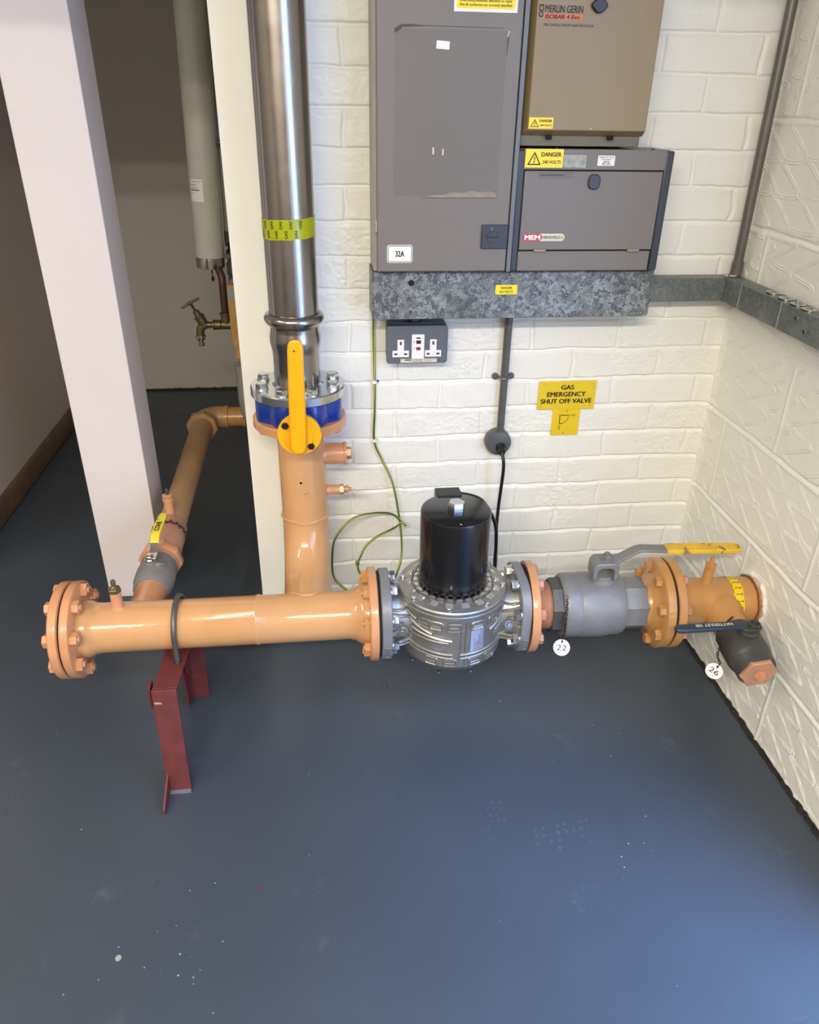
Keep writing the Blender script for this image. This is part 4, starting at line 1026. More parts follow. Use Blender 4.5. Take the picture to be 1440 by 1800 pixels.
# ------------------------------------------------------------------ red support stand and U-bolt
def stand():
    t = thing('pipe_stand', (-0.365, -0.42, 0), 'dark red steel bracket standing on the floor under the left end of the orange pipe', 'bracket')
    th = 0.005
    def plate(pts, nrm, name, m=M['red'], bev=0.0008):
        n = Vector(nrm).normalized()*th; P = [Vector(p) for p in pts]
        return MB().hexa([*P, *[p+n for p in P]]).build(name, m, t, bevel=bev)
    # top bar: flat plate with a slotted hole, edge lip down on the left
    plate([(-0.398, -0.500, 0.2365), (-0.345, -0.500, 0.2365), (-0.331, -0.245, 0.2365), (-0.384, -0.245, 0.2365)], (0, 0, 1), 'top_plate')
    plate([(-0.398, -0.498, 0.2365), (-0.384, -0.245, 0.2365), (-0.384, -0.245, 0.195), (-0.398, -0.470, 0.195)], (1, 0, 0), 'side_web')
    # front leg and its corner strip
    plate([(-0.400, -0.501, 0.2405), (-0.347, -0.501, 0.2405), (-0.333, -0.566, 0.0), (-0.384, -0.566, 0.0)], (0, -1, -0.2), 'front_leg')
    plate([(-0.403, -0.501, 0.2415), (-0.403, -0.470, 0.2415), (-0.402, -0.475, 0.195), (-0.402, -0.504, 0.190)], (-1, 0, 0), 'side_lip')
    # out-turned foot flange: triangular gusset reaching towards the viewer
    P = [Vector(p) for p in ((-0.384, -0.560, 0.048), (-0.384, -0.565, 0.0), (-0.386, -0.632, 0.0), (-0.386, -0.628, 0.012))]
    MB().hexa([*P, *[p+Vector((0.005, 0, 0)) for p in P]]).build('foot_gusset', M['red'], t, bevel=0.0008)
    P = [(-0.383, -0.566, 0.0), (-0.334, -0.566, 0.0), (-0.334, -0.575, 0.0), (-0.383, -0.575, 0.0)]
    MB().hexa([*[Vector(p) for p in P], *[Vector(p)+Vector((0, 0, 0.006)) for p in P]]).build('foot_plate', M['cabgrey2'], t)
    # rear leg angle
    plate([(-0.384, -0.250, 0.2405), (-0.331, -0.250, 0.2405), (-0.329, -0.262, 0.0), (-0.380, -0.262, 0.0)], (0, -1, 0), 'rear_leg')
    plate([(-0.384, -0.250, 0.2405), (-0.384, -0.300, 0.232), (-0.380, -0.300, 0.0), (-0.380, -0.262, 0.0)], (1, 0, 0), 'rear_web')
    plate([(-0.372, -0.330, 0.2365), (-0.372, -0.300, 0.2365), (-0.366, -0.290, 0.100), (-0.366, -0.315, 0.120)], (1, 0, 0), 'brace')
    # weld spatter scar and dark slot for the U-bolt
    MB().prism(rrect(0.017, 0.012, 0.005, 5), 0.0006, (-0.357, -0.414, 0.2416), XA, YA).build('bolt_hole', M['gasket'], t)
    MB().prism([(-0.010, 0.001), (-0.003, 0.003), (0.006, 0.001), (0.009, -0.003), (0.002, -0.002), (-0.006, -0.002)], 0.0006, (-0.387, -0.5136, 0.212), XA, (0, 0.27, 1)).build('paint_chip', M['chip'], t)
stand()
def ubolt():
    x0, x1 = -0.357, -0.352; r = 0.0655; pts = [(x0, MY-r, 0.205), (x0, MY-r, 0.25)]
    for k in range(0, 19):
        a = PI-PI*k/18; pts.append((x0+(x1-x0)*k/18, MY+r*math.cos(a), MZ+r*math.sin(a)))
    pts += [(x1, MY+r, 0.25), (x1, MY+r, 0.205)]
    o = MB().tube(smoothpath(pts, 3), 0.0060, 14).build('u_bolt', M['ubolt'])
    tag(o, 'grey steel hoop clamping the orange pipe down to the red bracket', 'u-bolt')
ubolt()

# ------------------------------------------------------------------ electrical: tall grey cabinet
def yplate(parent, x0, x1, z0, z1, y, th, m, name, bevel=0.0006, r=0.0):
    """thin plate facing the viewer; y = its front face"""
    if r:
        mb = MB().prism(rrect(x1-x0, z1-z0, r, 6, (x0+x1)/2, (z0+z1)/2), th, (0, y+th, 0), R_, U_)
        return mb.build(name, m, parent, bevel=bevel if bevel else 0)
    return MB().box((x0, y, z0), (x1, y+th, z1)).build(name, m, parent, bevel=bevel)
def danger(parent, x0, z0, w_, h_, y, l1='DANGER', l2='240 VOLTS', rot=0.0):
    rt = Vector((math.cos(rot), 0, math.sin(rot))); up = Vector((-math.sin(rot), 0, math.cos(rot))); o = Vector((x0, y, z0)); n = Vector((0, -1, 0))
    s = MB().prism([(0, 0), (w_, 0), (w_, h_), (0, h_)], 0.0006, o, rt, up).build('warning_sticker', M['sticker'], parent, smooth=0)
    y2 = Vector((0, -0.0008, 0))
    # triangle with a flash
    tw = w_*0.36; th = h_*0.72; c = o+rt*(w_*0.06)+up*(h_*0.14)+y2; k = 0.14
    mb = MB(); outer = [(0, 0), (tw, 0), (tw/2, th)]; cx, cy = tw/2, th/3
    inner = [(cx+(x-cx)*(1-k*1.9), cy+(yy-cy)*(1-k*1.9)) for x, yy in outer]
    vs = [c+rt*x+up*yy for x, yy in outer+inner]; mb.add(vs, [(0, 1, 4, 3), (1, 2, 5, 4), (2, 0, 3, 5)])
    fl = [(0.53, 0.72), (0.44, 0.45), (0.53, 0.47), (0.47, 0.26), (0.43, 0.27), (0.485, 0.12), (0.56, 0.26), (0.52, 0.265), (0.60, 0.54), (0.51, 0.52), (0.56, 0.72)]
    vs = [c+rt*x*tw+up*yy*th for x, yy in fl]; mb.add(vs, [tuple(range(len(vs)))])
    mb.build('warning_triangle', M['ink'], s, smooth=0)
    text(l1, o+rt*w_*0.42+up*h_*0.60+y2, rt, up, h_*0.22, M['ink'], s, width=w_*0.52, bold=0.03)
    text(l2, o+rt*w_*0.46+up*h_*0.22+y2, rt, up, h_*0.17, M['ink'], s, width=w_*0.48, bold=0.02)
    return s
def tall_cabinet():
    t = thing('electrical_cabinet', (0.26, -0.06, 1.034), 'tall grey steel cabinet with a 32A label and a scraped rectangle on its door', 'cabinet')
    MB().box((0.1135, -0.108, 1.0365), (0.4105, -0.001, 1.95)).build('body', M['cabside'], t, bevel=0.0015)
    MB().box((0.402, -0.126, 1.0365), (0.4115, -0.106, 1.95)).build('edge_flange', M['cabgrey2'], t, bevel=0.001)
    MB().box((0.4005, -0.123, 1.0365), (0.4035, -0.104, 1.95)).build('door_gap', M['gasket'], t)
    d = MB().box((0.120, -0.128, 1.0385), (0.3995, -0.1095, 1.946)).build('door', M['cabgrey'], t, bevel=0.0022)
    Y = -0.128
    # faded rectangle left by an old sheet, with scraped edges
    yplate(t, 0.154, 0.371, 1.190, 1.482, Y-0.0002, 0.0003, M['faint'], 'old_label_mark', 0)
    mb = MB().prism([(0, 0), (0.155, 0.000), (0.153, 0.009), (0.138, 0.012), (0.12, 0.010), (0.10, 0.013), (0.085, 0.009), (0.06, 0.010), (0.045, 0.005), (0.02, 0.004)], 0.0004, (0.2145, Y-0.0002, 1.1875), R_, U_)
    mb.build('label_residue', M['residue'], t, smooth=0)
    MB().prism([(0, -0.002), (0.012, 0.005), (0.030, 0.006), (0.060, 0.004), (0.060, 0.003), (0.016, 0.001), (0.008, -0.006), (0.0, -0.009)], 0.0004, (0.154, Y-0.0002, 1.483), R_, U_).build('label_residue', M['ink2'], t, smooth=0)
    mb = MB(); mb.prism([(0, 0), (0.155, 0), (0.155, 0.0008), (0, 0.0012)], 0.0004, (0.2145, Y-0.0002, 1.1865), R_, U_); mb.prism([(0, 0), (0.150, -0.001), (0.150, 0.0000), (0, 0.001)], 0.0004, (0.213, Y-0.0002, 1.4865), R_, U_)
    mb.prism([(0, 0), (0.001, 0), (0.003, 0.028), (0.0025, 0.044), (0, 0.030)], 0.0004, (0.371, Y-0.0002, 1.442), R_, U_); mb.build('scrape_line', M['ink2'], t, smooth=0)
    mb = MB(); mb.prism([(0, 0), (0.0016, 0), (0.004, 0.010), (0.0022, 0.010)], 0.0004, (0.3705, Y-0.0004, 1.472), R_, U_); mb.prism(rrect(0.0032, 0.013, 0.0010, 3), 0.0004, (0.2338, Y-0.0004, 1.2745), R_, U_); mb.prism(rrect(0.0028, 0.012, 0.0010, 3), 0.0004, (0.2535, Y-0.0004, 1.2725), R_, U_)
    mb.build('paint_scratch', M['cream'], t, smooth=0)
    st = MB().prism(rrect(0.0255, 0.0135, 0.0015, 3), 0.0006, (0.2470, Y, 1.4565), Vector((1, 0, -0.06)), Vector((0.06, 0, 1))).build('small_sticker', M['paper'], t, smooth=0)
    # 32A label
    lb = MB().prism(rrect(0.0545, 0.0365, 0.0055, 6), 0.0010, (0.1680, Y, 1.0755), R_, U_).build('rating_label', M['paper'], t, smooth=0)
    mb = MB(); o_ = rrect(0.0515, 0.0335, 0.005, 6); i_ = rrect(0.0490, 0.0310, 0.004, 6); c = Vector((0.1680, Y-0.0012, 1.0755)); n = len(o_)
    mb.add([c+Vector((x, 0, z)) for x, z in o_+i_], [(k, (k+1) % n, n+(k+1) % n, n+k) for k in range(n)]); mb.build('border', M['ink'], lb, smooth=0)
    text('32A', (0.1680, Y-0.0012, 1.0700), R_, U_, 0.0115, M['ink'], lb, width=0.0185, bold=0.025, align='CENTER')
    # square lock with a slotted quarter-turn
    lk = MB().box((0.3420, Y-0.006, 1.0860), (0.3985, Y, 1.1345)).build('lock_plate', M['charcoal'], t, bevel=0.0015)
    kc = Vector((0.3655, Y-0.006, 1.1100))
    MB().lathe([(0, 0), (0.0125, 0), (0.0120, 0.0015), (0, 0.0015)], kc, (0, -1, 0), 28).build('lock_barrel', M['charcoal'], lk)
    MB().box((0.3540, Y-0.0082, 1.1088), (0.3770, Y-0.0074, 1.1108)).build('lock_slot', M['ink'], lk)
    MB().box((0.3624, Y-0.0066, 1.1235), (0.3632, Y-0.006, 1.1285)).build('lock_mark', M['cream'], lk)
    # hinge knuckle on the left
    MB().box((0.1165, -0.1245, 1.118), (0.1215, -0.113, 1.142)).build('hinge', M['cabside'], t, bevel=0.001)
    # big caution label, only its lower lines in view
    sg = MB().box((0.2655, Y-0.0008, 1.5105), (0.3865, Y, 1.60)).build('warning_label', M['paper'], t, bevel=0)
    MB().prism(rrect(0.111, 0.080, 0.003, 4, 0.326, 1.5555), 0.0003, (0, Y-0.0008, 0), R_, U_).build('yellow_panel', M['sticker'], sg, smooth=0)
    for k, (s, wd) in enumerate((('Great care should be taken before', 0.080), ('undertaking extension, alteration or repair', 0.099), ('that all conductors are correctly identified.', 0.1005))):
        text(s, (0.3260, Y-0.0012, 1.5320-k*0.0068), R_, U_, 0.0058, M['ink'], sg, width=wd, bold=0.012, align='CENTER')
tall_cabinet()

# ------------------------------------------------------------------ beige cabinet, upper right
def beige_cabinet():
    t = thing('distribution_board', (0.54, -0.06, 1.295), 'beige steel distribution board with a black knob and orange stripe, highest on the right', 'cabinet')
    MB().box((0.4175, -0.100, 1.284), (0.6720, -0.001, 1.575)).build('body', M['taupedark'], t, bevel=0.001)
    # door: raised tray with chamfered left and bottom edges
    x0, x1, z0, z1 = 0.4155, 0.6760, 1.3035, 1.572
    a = [(x0, -0.102, z0), (x1, -0.102, z0), (x1, -0.102, z1), (x0, -0.102, z1)]; b = [(x0+0.010, -0.126, z0+0.011), (x1-0.004, -0.126, z0+0.011), (x1-0.004, -0.126, z1-0.006), (x0+0.010, -0.126, z1-0.006)]
    MB().hexa([Vector(p) for p in a]+[Vector(p) for p in b]).build('door', M['taupe'], t, bevel=0.0012)
    Y = -0.126
    for x in (0.468, 0.598): MB().cyl((x, -0.112, 1.3010), (x+0.012, -0.112, 1.3010), 0.004, 12).build('hinge', M['gasket'], t)
    # logo: square M over round G
    lg = MB().prism([(0, 0), (0.0092, 0), (0.0092, 0.0100), (0, 0.0100)], 0.0004, (0.4285, Y, 1.5160), R_, U_).build('logo', M['ink'], t, smooth=0)
    mb = MB(); n = 24; c = Vector((0.4330, Y-0.0005, 1.5105)); ri, ro = 0.0030, 0.0050
    a0, a1 = math.radians(25), math.radians(335); vs = []; fs = []
    for k in range(n+1):
        q = a0+(a1-a0)*k/n
        for r in (ri, ro): vs.append(c+Vector((r*math.cos(q), 0, r*math.sin(q))))
    for k in range(n): fs.append((2*k, 2*k+1, 2*k+3, 2*k+2))
    mb.add(vs, fs); mb.prism([(0.0005, -0.0005), (0.005, -0.0005), (0.005, 0.0009), (0.0005, 0.0009)], 0.0003, c+Vector((0, 0.0002, 0)), R_, U_); mb.build('logo_ring', M['ink'], lg, smooth=0)
    MB().prism([(0, 0), (0.0055, 0), (0.0055, 0.0065), (0.0045, 0.0065), (0.0028, 0.003), (0.0010, 0.0065), (0, 0.0065)], 0.0003, (0.4303, Y-0.0004, 1.5178), R_, U_).build('logo_letter', M['taupe'], lg, smooth=0)
    text('MERLIN GERIN', (0.4405, Y, 1.5135), R_, U_, 0.0118, M['ink'], t, width=0.0735, bold=0.012, depth=0.0005)
    st = MB().prism([(0, 0), (0.0765, 0), (0.0765, 0.0098), (0, 0.0098)], 0.0004, (0.4380, Y, 1.5020), R_, U_).build('model_stripe', M['orangelabel'], t, smooth=0)
    text('ISOBAR 4 Evo', (0.4415, Y-0.0004, 1.5036), R_, U_, 0.0066, M['ink'], st, width=0.0670, bold=0.03, shear=0.15)
    text('TIME CONTROLS FOR EXT LIGHTS VIA T/CLOCK', (0.4390, Y, 1.4915), R_, U_, 0.0042, M['ink'], t, width=0.0990, bold=0.012)
    kn = MB(); pl = []
    for i in range(64):
        q = 2*PI*i/64; r = 0.0125+0.0032*max(0.0, math.cos(2*q))**3; pl.append((r*math.cos(q), r*math.sin(q)))
    kn.prism(pl, 0.009, (0.5440, Y, 1.5265), R_, U_); kn.build('knob', M['blackplastic'], t, bevel=0.002)
    danger(t, 0.4265, 1.3170, 0.0500, 0.0200, Y)
    MB().lathe([(0, 0), (0.0013, 0), (0, 0.0003)], (0.556, Y, 1.318), (0, -1, 0), 8).build('paint_chip', M['paper'], t)
beige_cabinet()

# ------------------------------------------------------------------ grey board with charcoal side trims
def grey_board():
    t = thing('distribution_board', (0.578, -0.06, 1.033), 'wide grey distribution board with charcoal side trims and an oval latch, below the beige board', 'cabinet')
    MB().box((0.4145, -0.100, 1.0365), (0.7440, -0.001, 1.2790)).build('body', M['cabgrey'], t, bevel=0.001)
    for x0, x1 in ((0.4110, 0.4270), (0.7275, 0.7460)):
        MB().box((x0, -0.1215, 1.0365), (x1, -0.0985, 1.2780)).build('side_trim', M['charcoal'], t, bevel=0.003)
    MB().box((0.4265, -0.1165, 1.0370), (0.7280, -0.0995, 1.2770)).build('door_gap', M['gasket'], t)
    Y = -0.122
    MB().box((0.4240, Y+0.001, 1.2410), (0.7290, -0.101, 1.2800)).build('upper_panel', M['cabgrey'], t, bevel=0.0012)
    MB().box((0.4280, Y, 1.0815), (0.7265, -0.101, 1.2385)).build('door', M['cabgrey'], t, bevel=0.0012)
    MB().box((0.4270, Y, 1.0375), (0.7245, -0.101, 1.0785)).build('lower_panel', M['cabgrey'], t, bevel=0.0012)
    for x in (0.4610, 0.6720):
        MB().cyl((x, Y-0.001, 1.0800), (x+0.026, Y-0.001, 1.0800), 0.0035, 14).build('hinge', M['residue'], t)
    for x in (0.494, 0.6305, 0.7010): MB().lathe([(0, 0), (0.0042, 0), (0.0035, 0.003), (0, 0.0035)], (x, -0.110, 1.2790), ZA, 14).build('top_screw', M['ink'], t)
    lt = MB().prism([(0.0130*math.copysign(abs(math.cos(a))**0.75, math.cos(a)), 0.0150*math.copysign(abs(math.sin(a))**0.75, math.sin(a))) for a in [2*PI*i/40 for i in range(40)]], 0.006, (0.5775, Y, 1.2185), R_, U_)
    lt.build('latch', M['charcoal'], t, bevel=0.0025)
    danger(t, 0.4260, 1.2450, 0.0800, 0.0350, Y)
    yplate(t, 0.5070, 0.5560, 1.2455, 1.2695, Y-0.0004, 0.0006, M['clearlabel'], 'scratched_label', 0)
    lb = MB().prism(rrect(0.0370, 0.0195, 0.0015, 3, 0.5985, 1.2590), 0.0006, (0, Y, 0), R_, U_).build('test_label', M['paper'], t, smooth=0)
    for k, (s, wd, hh) in enumerate((('Integrated Circuit Tested', 0.031, 0.0028), ('T & I Programme', 0.021, 0.0026), ('ASSET NO', 0.014, 0.0028), ('001 343', 0.017, 0.0034))):
        text(s, (0.5985, Y-0.0008, 1.2640-k*0.0043), R_, U_, hh, M['ink'], lb, width=wd, bold=0.01, align='CENTER')
    yplate(t, 0.4550, 0.5330, 1.2240, 1.2370, Y-0.0002, 0.0003, M['faint'], 'label_strip', 0)
    text('DB104 FEDFROMGDB DJ1', (0.4610, Y-0.0003, 1.2285), R_, U_, 0.0036, M['ink'], t, width=0.0520, bold=0.012)
    bd = MB().prism(rrect(0.0930, 0.0155, 0.0077, 8, 0.4805, 1.1075), 0.0008, (0, Y, 0), R_, U_).build('maker_badge', M['cream'], t, smooth=0)
    MB().prism(rrect(0.0430, 0.0155, 0.0077, 8, 0.4555, 1.1075), 0.0004, (0, Y-0.0008, 0), R_, U_).build('badge_panel', M['pinkred'], bd, smooth=0)
    text('MEM', (0.4555, Y-0.0013, 1.1030), R_, U_, 0.0092, M['paper'], bd, width=0.0330, bold=0.06, align='CENTER')
    text('MEMSHIELD 2', (0.4785, Y-0.0009, 1.1048), R_, U_, 0.0058, M['ink2'], bd, width=0.0450, bold=0.01)
grey_board()

# ------------------------------------------------------------------ galvanised trunking
def trunking():
    t = thing('cable_trunking', (0.43, -0.05, 0.928), 'wide spangled galvanised trunking on the wall directly under the cabinets', 'trunking')
    MB().box((0.110, -0.098, 0.930), (0.7540, -0.001, 1.0330)).build('channel', M['galv'], t, bevel=0.001)
    lid = MB().box((0.1125, -0.1005, 0.9285), (0.7500, -0.0965, 1.0310)).build('lid', M['galv'], t, bevel=0.001)
    MB().lathe([(0, 0), (0.0068, 0), (0, 0.0002)], (0.1970, -0.1006, 1.0085), (0, -1, 0), 24).build('knockout_hole', M['gasket'], lid)
    mb = MB().lathe([(0.0095, 0), (0.0090, 0.0010), (0.0035, 0.0014), (0.0030, 0.0004), (0, 0.0004)], (0.1960, -0.1005, 0.9450), (0, -1, 0), 24); s = mb.build('lid_screw', M['galvfine'], lid)
    MB().lathe([(0, 0), (0.0024, 0), (0, 0.0002)], (0.1960, -0.1013, 0.9450), (0, -1, 0), 12).build('screw_slot', M['gasket'], s)
    st = MB().box((0.3875, -0.1012, 0.9820), (0.4370, -0.1003, 1.0030)).build('warning_sticker', M['sticker'], t)
    text('DANGER', (0.4122, -0.1014, 0.9940), R_, U_, 0.0052, M['ink'], st, width=0.0250, bold=0.02, align='CENTER')
    text('415 VOLTS', (0.4122, -0.1014, 0.9855), R_, U_, 0.0050, M['ink'], st, width=0.0300, bold=0.02, align='CENTER')
trunking()
def small_trunking():
    t = thing('cable_trunking', (0.98, -0.2, 0.95), 'narrow grey galvanised trunking turning the corner onto the right wall', 'trunking')
    MB().box((0.7545, -0.050, 0.9535), (0.955, -0.0068, 1.0035)).build('wall_run', M['galvfine'], t, bevel=0.0008)
    MB().box((0.955, -0.80, 0.9535), (1.003, -0.0068, 1.0035)).build('return_run', M['galvfine'], t, bevel=0.0008)
    MB().box((0.9530, -0.80, 0.9505), (0.9555, -0.052, 1.0055)).build('lid', M['galvfine'], t, bevel=0.0006)
    MB().box((0.7545, -0.0530, 0.9505), (0.9540, -0.0495, 1.0045)).build('lid', M['galvfine'], t, bevel=0.0006)
    for y in (-0.130, -0.300): MB().box((0.9524, y-0.0008, 0.9500), (0.9532, y, 1.0060)).build('lid_joint', M['cream'], t)
    for y, z in ((-0.362, 0.9880), (-0.398, 0.9700)):
        p = MB().lathe([(0, 0.0), (0.0080, 0.0), (0.0072, 0.0022), (0.0045, 0.0030), (0.0042, 0.0015), (0, 0.0015)], (0.9532, y, z), (-1, 0, 0), 22).build('rivet', M['galvfine'], t)
        MB().lathe([(0, 0.0016), (0.0028, 0.0016), (0, 0.0020)], (0.9532, y, z), (-1, 0, 0), 12).build('rivet_hole', M['gasket'], p)
small_trunking()
for k, (x, y, lb) in enumerate(((0.984, -0.212, 'steel washer lying on the narrow trunking, nearest the corner'), (0.980, -0.268, 'steel washer on the narrow trunking, second from the corner'),
                   (0.978, -0.318, 'bright steel washer on the narrow trunking, third from the corner'), (0.976, -0.362, 'steel washer on the narrow trunking at the picture edge, farthest from the corner'))):
    mb = MB(); mb.lathe([(0.0075, 0), (0.0165, 0), (0.0165, 0.0025), (0.0150, 0.0035), (0.0085, 0.0035), (0.0075, 0.0025), (0.0075, 0)], (x, y, 1.0038), (0.05, 0.0, 1), 32)
    if k == 2: mb.tube([(x-0.014, y-0.016, 1.009), (x-0.005, y-0.006, 1.0085), (x, y+0.002, 1.0095), (x+0.006, y+0.012, 1.0085), (x+0.010, y+0.022, 1.010)], 0.0018, 8)
    tag(mb.build('washer', M['steel2']), lb, 'washer', 'washers on the narrow trunking')
# corner conduit rising out of the narrow trunking
t = thing('conduit', (0.990, -0.027, 1.0055), 'long grey conduit rising out of the narrow trunking in the wall corner', 'conduit')
MB().cyl((0.990, -0.026, 1.034), (0.980, -0.022, 2.38), 0.0110, 24).build('tube', M['conduit'], t)
MB().lathe([(0, 0), (0.0135, 0), (0.0135, 0.030), (0.0118, 0.032), (0, 0.032)], (0.990, -0.027, 1.0055), ZA, 24).build('coupler', M['conduit'], t)
mb = MB(); rs = random.Random(6)
for i in range(7): mb.lathe([(0, 0), (rs.uniform(0.003, 0.006), 0.0), (0, 0.002)], (0.965+rs.uniform(-0.02, 0.03), -0.022-rs.uniform(0, 0.02), 1.0056), (rs.uniform(-.2, .2), 0, 1), 7)
tag(mb.build('plaster_crumbs', M['paper'], smooth=0), 'white crumbs of plaster lying on the trunking at the wall corner', 'crumbs')['kind'] = 'stuff'

# lower conduit to the round box
t = thing('conduit', (0.443, -0.016, 0.60), 'short grey conduit from the wide trunking down to a round box above the coil', 'conduit')
MB().cyl((0.4445, -0.018, 0.612), (0.4445, -0.018, 0.929), 0.0095, 24).build('tube', M['conduitpaint'], t)
MB().lathe([(0, 0), (0.0130, 0), (0.0130, 0.014), (0, 0.014)], (0.4445, -0.018, 0.9140), ZA, 6).build('lock_nut', M['conduitpaint'], t)
MB().lathe([(0, 0), (0.0125, 0), (0.0115, 0.022), (0, 0.022)], (0.4440, -0.019, 0.598), ZA, 24).build('box_spout', M['conduitpaint'], t)
bx = MB().lathe([(0, 0.0), (0.033, 0.0), (0.034, 0.003), (0.034, 0.026), (0.031, 0.031), (0.020, 0.033), (0, 0.034)], (0.4400, -0.001, 0.5850), (0, -1, 0), 40).build('round_box', M['conduitpaint'], t)
MB().lathe([(0, 0), (0.0135, 0), (0.0130, 0.010), (0.0110, 0.012), (0.0105, 0.022), (0.007, 0.026), (0, 0.026)], (0.4450, -0.030, 0.5790), (0.05, -0.75, -0.65), 24).build('cable_gland', M['blackplastic'], bx)
sd = MB(); sd.tube([(0.4445-0.026, -0.003, 0.758), (0.4445-0.013, -0.005, 0.758), (0.4445-0.0115, -0.015, 0.758), (0.4445-0.007, -0.0275, 0.758), (0.4445, -0.0300, 0.758), (0.4445+0.007, -0.0275, 0.758), (0.4445+0.0115, -0.015, 0.758), (0.4445+0.013, -0.005, 0.758), (0.4445+0.026, -0.003, 0.758)], 0.0032, 8)
for s in (-1, 1): sd.lathe([(0, 0), (0.0085, 0), (0.0080, 0.0030), (0.005, 0.0035), (0.0045, 0.006), (0, 0.006)], (0.4445+s*0.0205, -0.002, 0.758), (0, -1, 0), 16)
sd.build('saddle_clip', M['conduit'], t)

# black cable
def cable(pts, r, m, name, label, cat, stripe=False, seg=10, tw=0.0, n=8):
    o = MB().tube(smoothpath(pts, n), r, seg, stripe=stripe, twist=tw).build(name, m)
    return tag(o, label, cat)
cable([(0.446, -0.050, 0.567), (0.4490, -0.062, 0.545), (0.4500, -0.062, 0.516), (0.4490, -0.056, 0.461), (0.4460, -0.056, 0.393), (0.4400, -0.080, 0.339), (0.4330, -0.125, 0.295), (0.4230, -0.165, 0.285), (0.4170, -0.180, 0.320), (0.4150, -0.185, 0.380), (0.4020, -0.205, 0.450), (0.3600, -0.225, 0.525), (0.305, -0.234, 0.550)], 0.0045, M['blackplastic'], 'power_cable',
      'black cable drooping from the round conduit box behind the black coil', 'cable')

# ------------------------------------------------------------------ twin socket
def socket_outlet():
    t = thing('socket_outlet', (0.22, -0.025, 0.807), 'grey metal twin socket outlet with a white centre panel, under the left of the trunking', 'socket')
    MB().prism(rrect(0.142, 0.090, 0.008, 5, 0.2195, 0.8590), 0.036, (0, -0.001, 0), R_, U_).build('back_box', M['socketdark'], t)
    MB().prism(rrect(0.1460, 0.0900, 0.008, 6, 0.2195, 0.8545), 0.012, (0, -0.0385, 0), R_, U_).build('front_plate', M['socketgrey'], t, bevel=0.002)
    MB().cyl((0.2160, -0.020, 0.900), (0.2160, -0.020, 0.929), 0.0095, 20).build('conduit_stub', M['socketdark'], t)
    MB().lathe([(0, 0), (0.0150, 0), (0.0150, 0.006), (0, 0.006)], (0.2160, -0.020, 0.9050), ZA, 6).build('lock_nut', M['socketdark'], t)
    Y = -0.0505
    for cx in (0.1800, 0.2575):
        T = [(-0.0195, -0.0215), (0.0195, -0.0215), (0.0195, -0.0060), (0.0078, -0.0060), (0.0078, 0.0200), (-0.0078, 0.0200), (-0.0078, -0.0060), (-0.0195, -0.0060)]
        p = MB().prism(T, 0.0016, (cx, Y, 0.8475), R_, U_).build('socket_insert', M['white'], t)
        mb = MB().box((cx-0.0024, Y-0.0020, 0.8550), (cx+0.0024, Y-0.0016, 0.8635))
        for s in (-1, 1): mb.box((cx+s*0.0118-0.0038, Y-0.0020, 0.8310), (cx+s*0.0118+0.0038, Y-0.0016, 0.8355))
        mb.build('pin_slots', M['ink2'], p, smooth=0)
    pn = MB().box((0.2060, Y-0.0022, 0.8215), (0.2360, Y, 0.8800)).build('trip_panel', M['white'], t, bevel=0.0008)
    MB().prism(rrect(0.0100, 0.0032, 0.0014, 4), 0.0006, (0.2220, Y-0.0022, 0.8715), R_, U_).build('indicator', M['ink'], pn, smooth=0)
    MB().box((0.2168, Y-0.0050, 0.8585), (0.2275, Y-0.0020, 0.8660)).build('test_button', M['ink'], pn, bevel=0.0008)
    MB().box((0.2168, Y-0.0050, 0.8430), (0.2270, Y-0.0020, 0.8500)).build('trip_button', M['redbutton'], pn, bevel=0.0008)
    text('R', (0.2095, Y-0.0026, 0.8605), R_, U_, 0.0028, M['ink2'], pn, width=0.0032, bold=0.01)
    text('T', (0.2095, Y-0.0026, 0.8450), R_, U_, 0.0028, M['ink2'], pn, width=0.0032, bold=0.01)
    lb = MB().box((0.1800, Y-0.0006, 0.8120), (0.2670, Y, 0.8210)).build('maker_strip', M['cream'], t)
    MB().box((0.1905, Y-0.0009, 0.8170), (0.2060, Y-0.0006, 0.8196)).build('maker_logo', M['ink'], lb)
    text('R.C.D. PROTECTED', (0.2090, Y-0.0010, 0.8170), R_, U_, 0.0025, M['ink2'], lb, width=0.0230, bold=0.015)
    text('TEST REGULARLY', (0.2360, Y-0.0010, 0.8170), R_, U_, 0.0022, M['ink2'], lb, width=0.0200)
    text('30 mA  240 V ~  2 x 13 A', (0.2090, Y-0.0010, 0.8134), R_, U_, 0.0022, M['ink2'], lb, width=0.0460)
    for x, z in ((0.1600, 0.8495), (0.2790, 0.8500)): MB().lathe([(0, 0), (0.0026, 0), (0.0018, 0.0012), (0, 0.0012)], (x, Y, z), (0, -1, 0), 14).build('screw', M['steel2'], t)
socket_outlet()

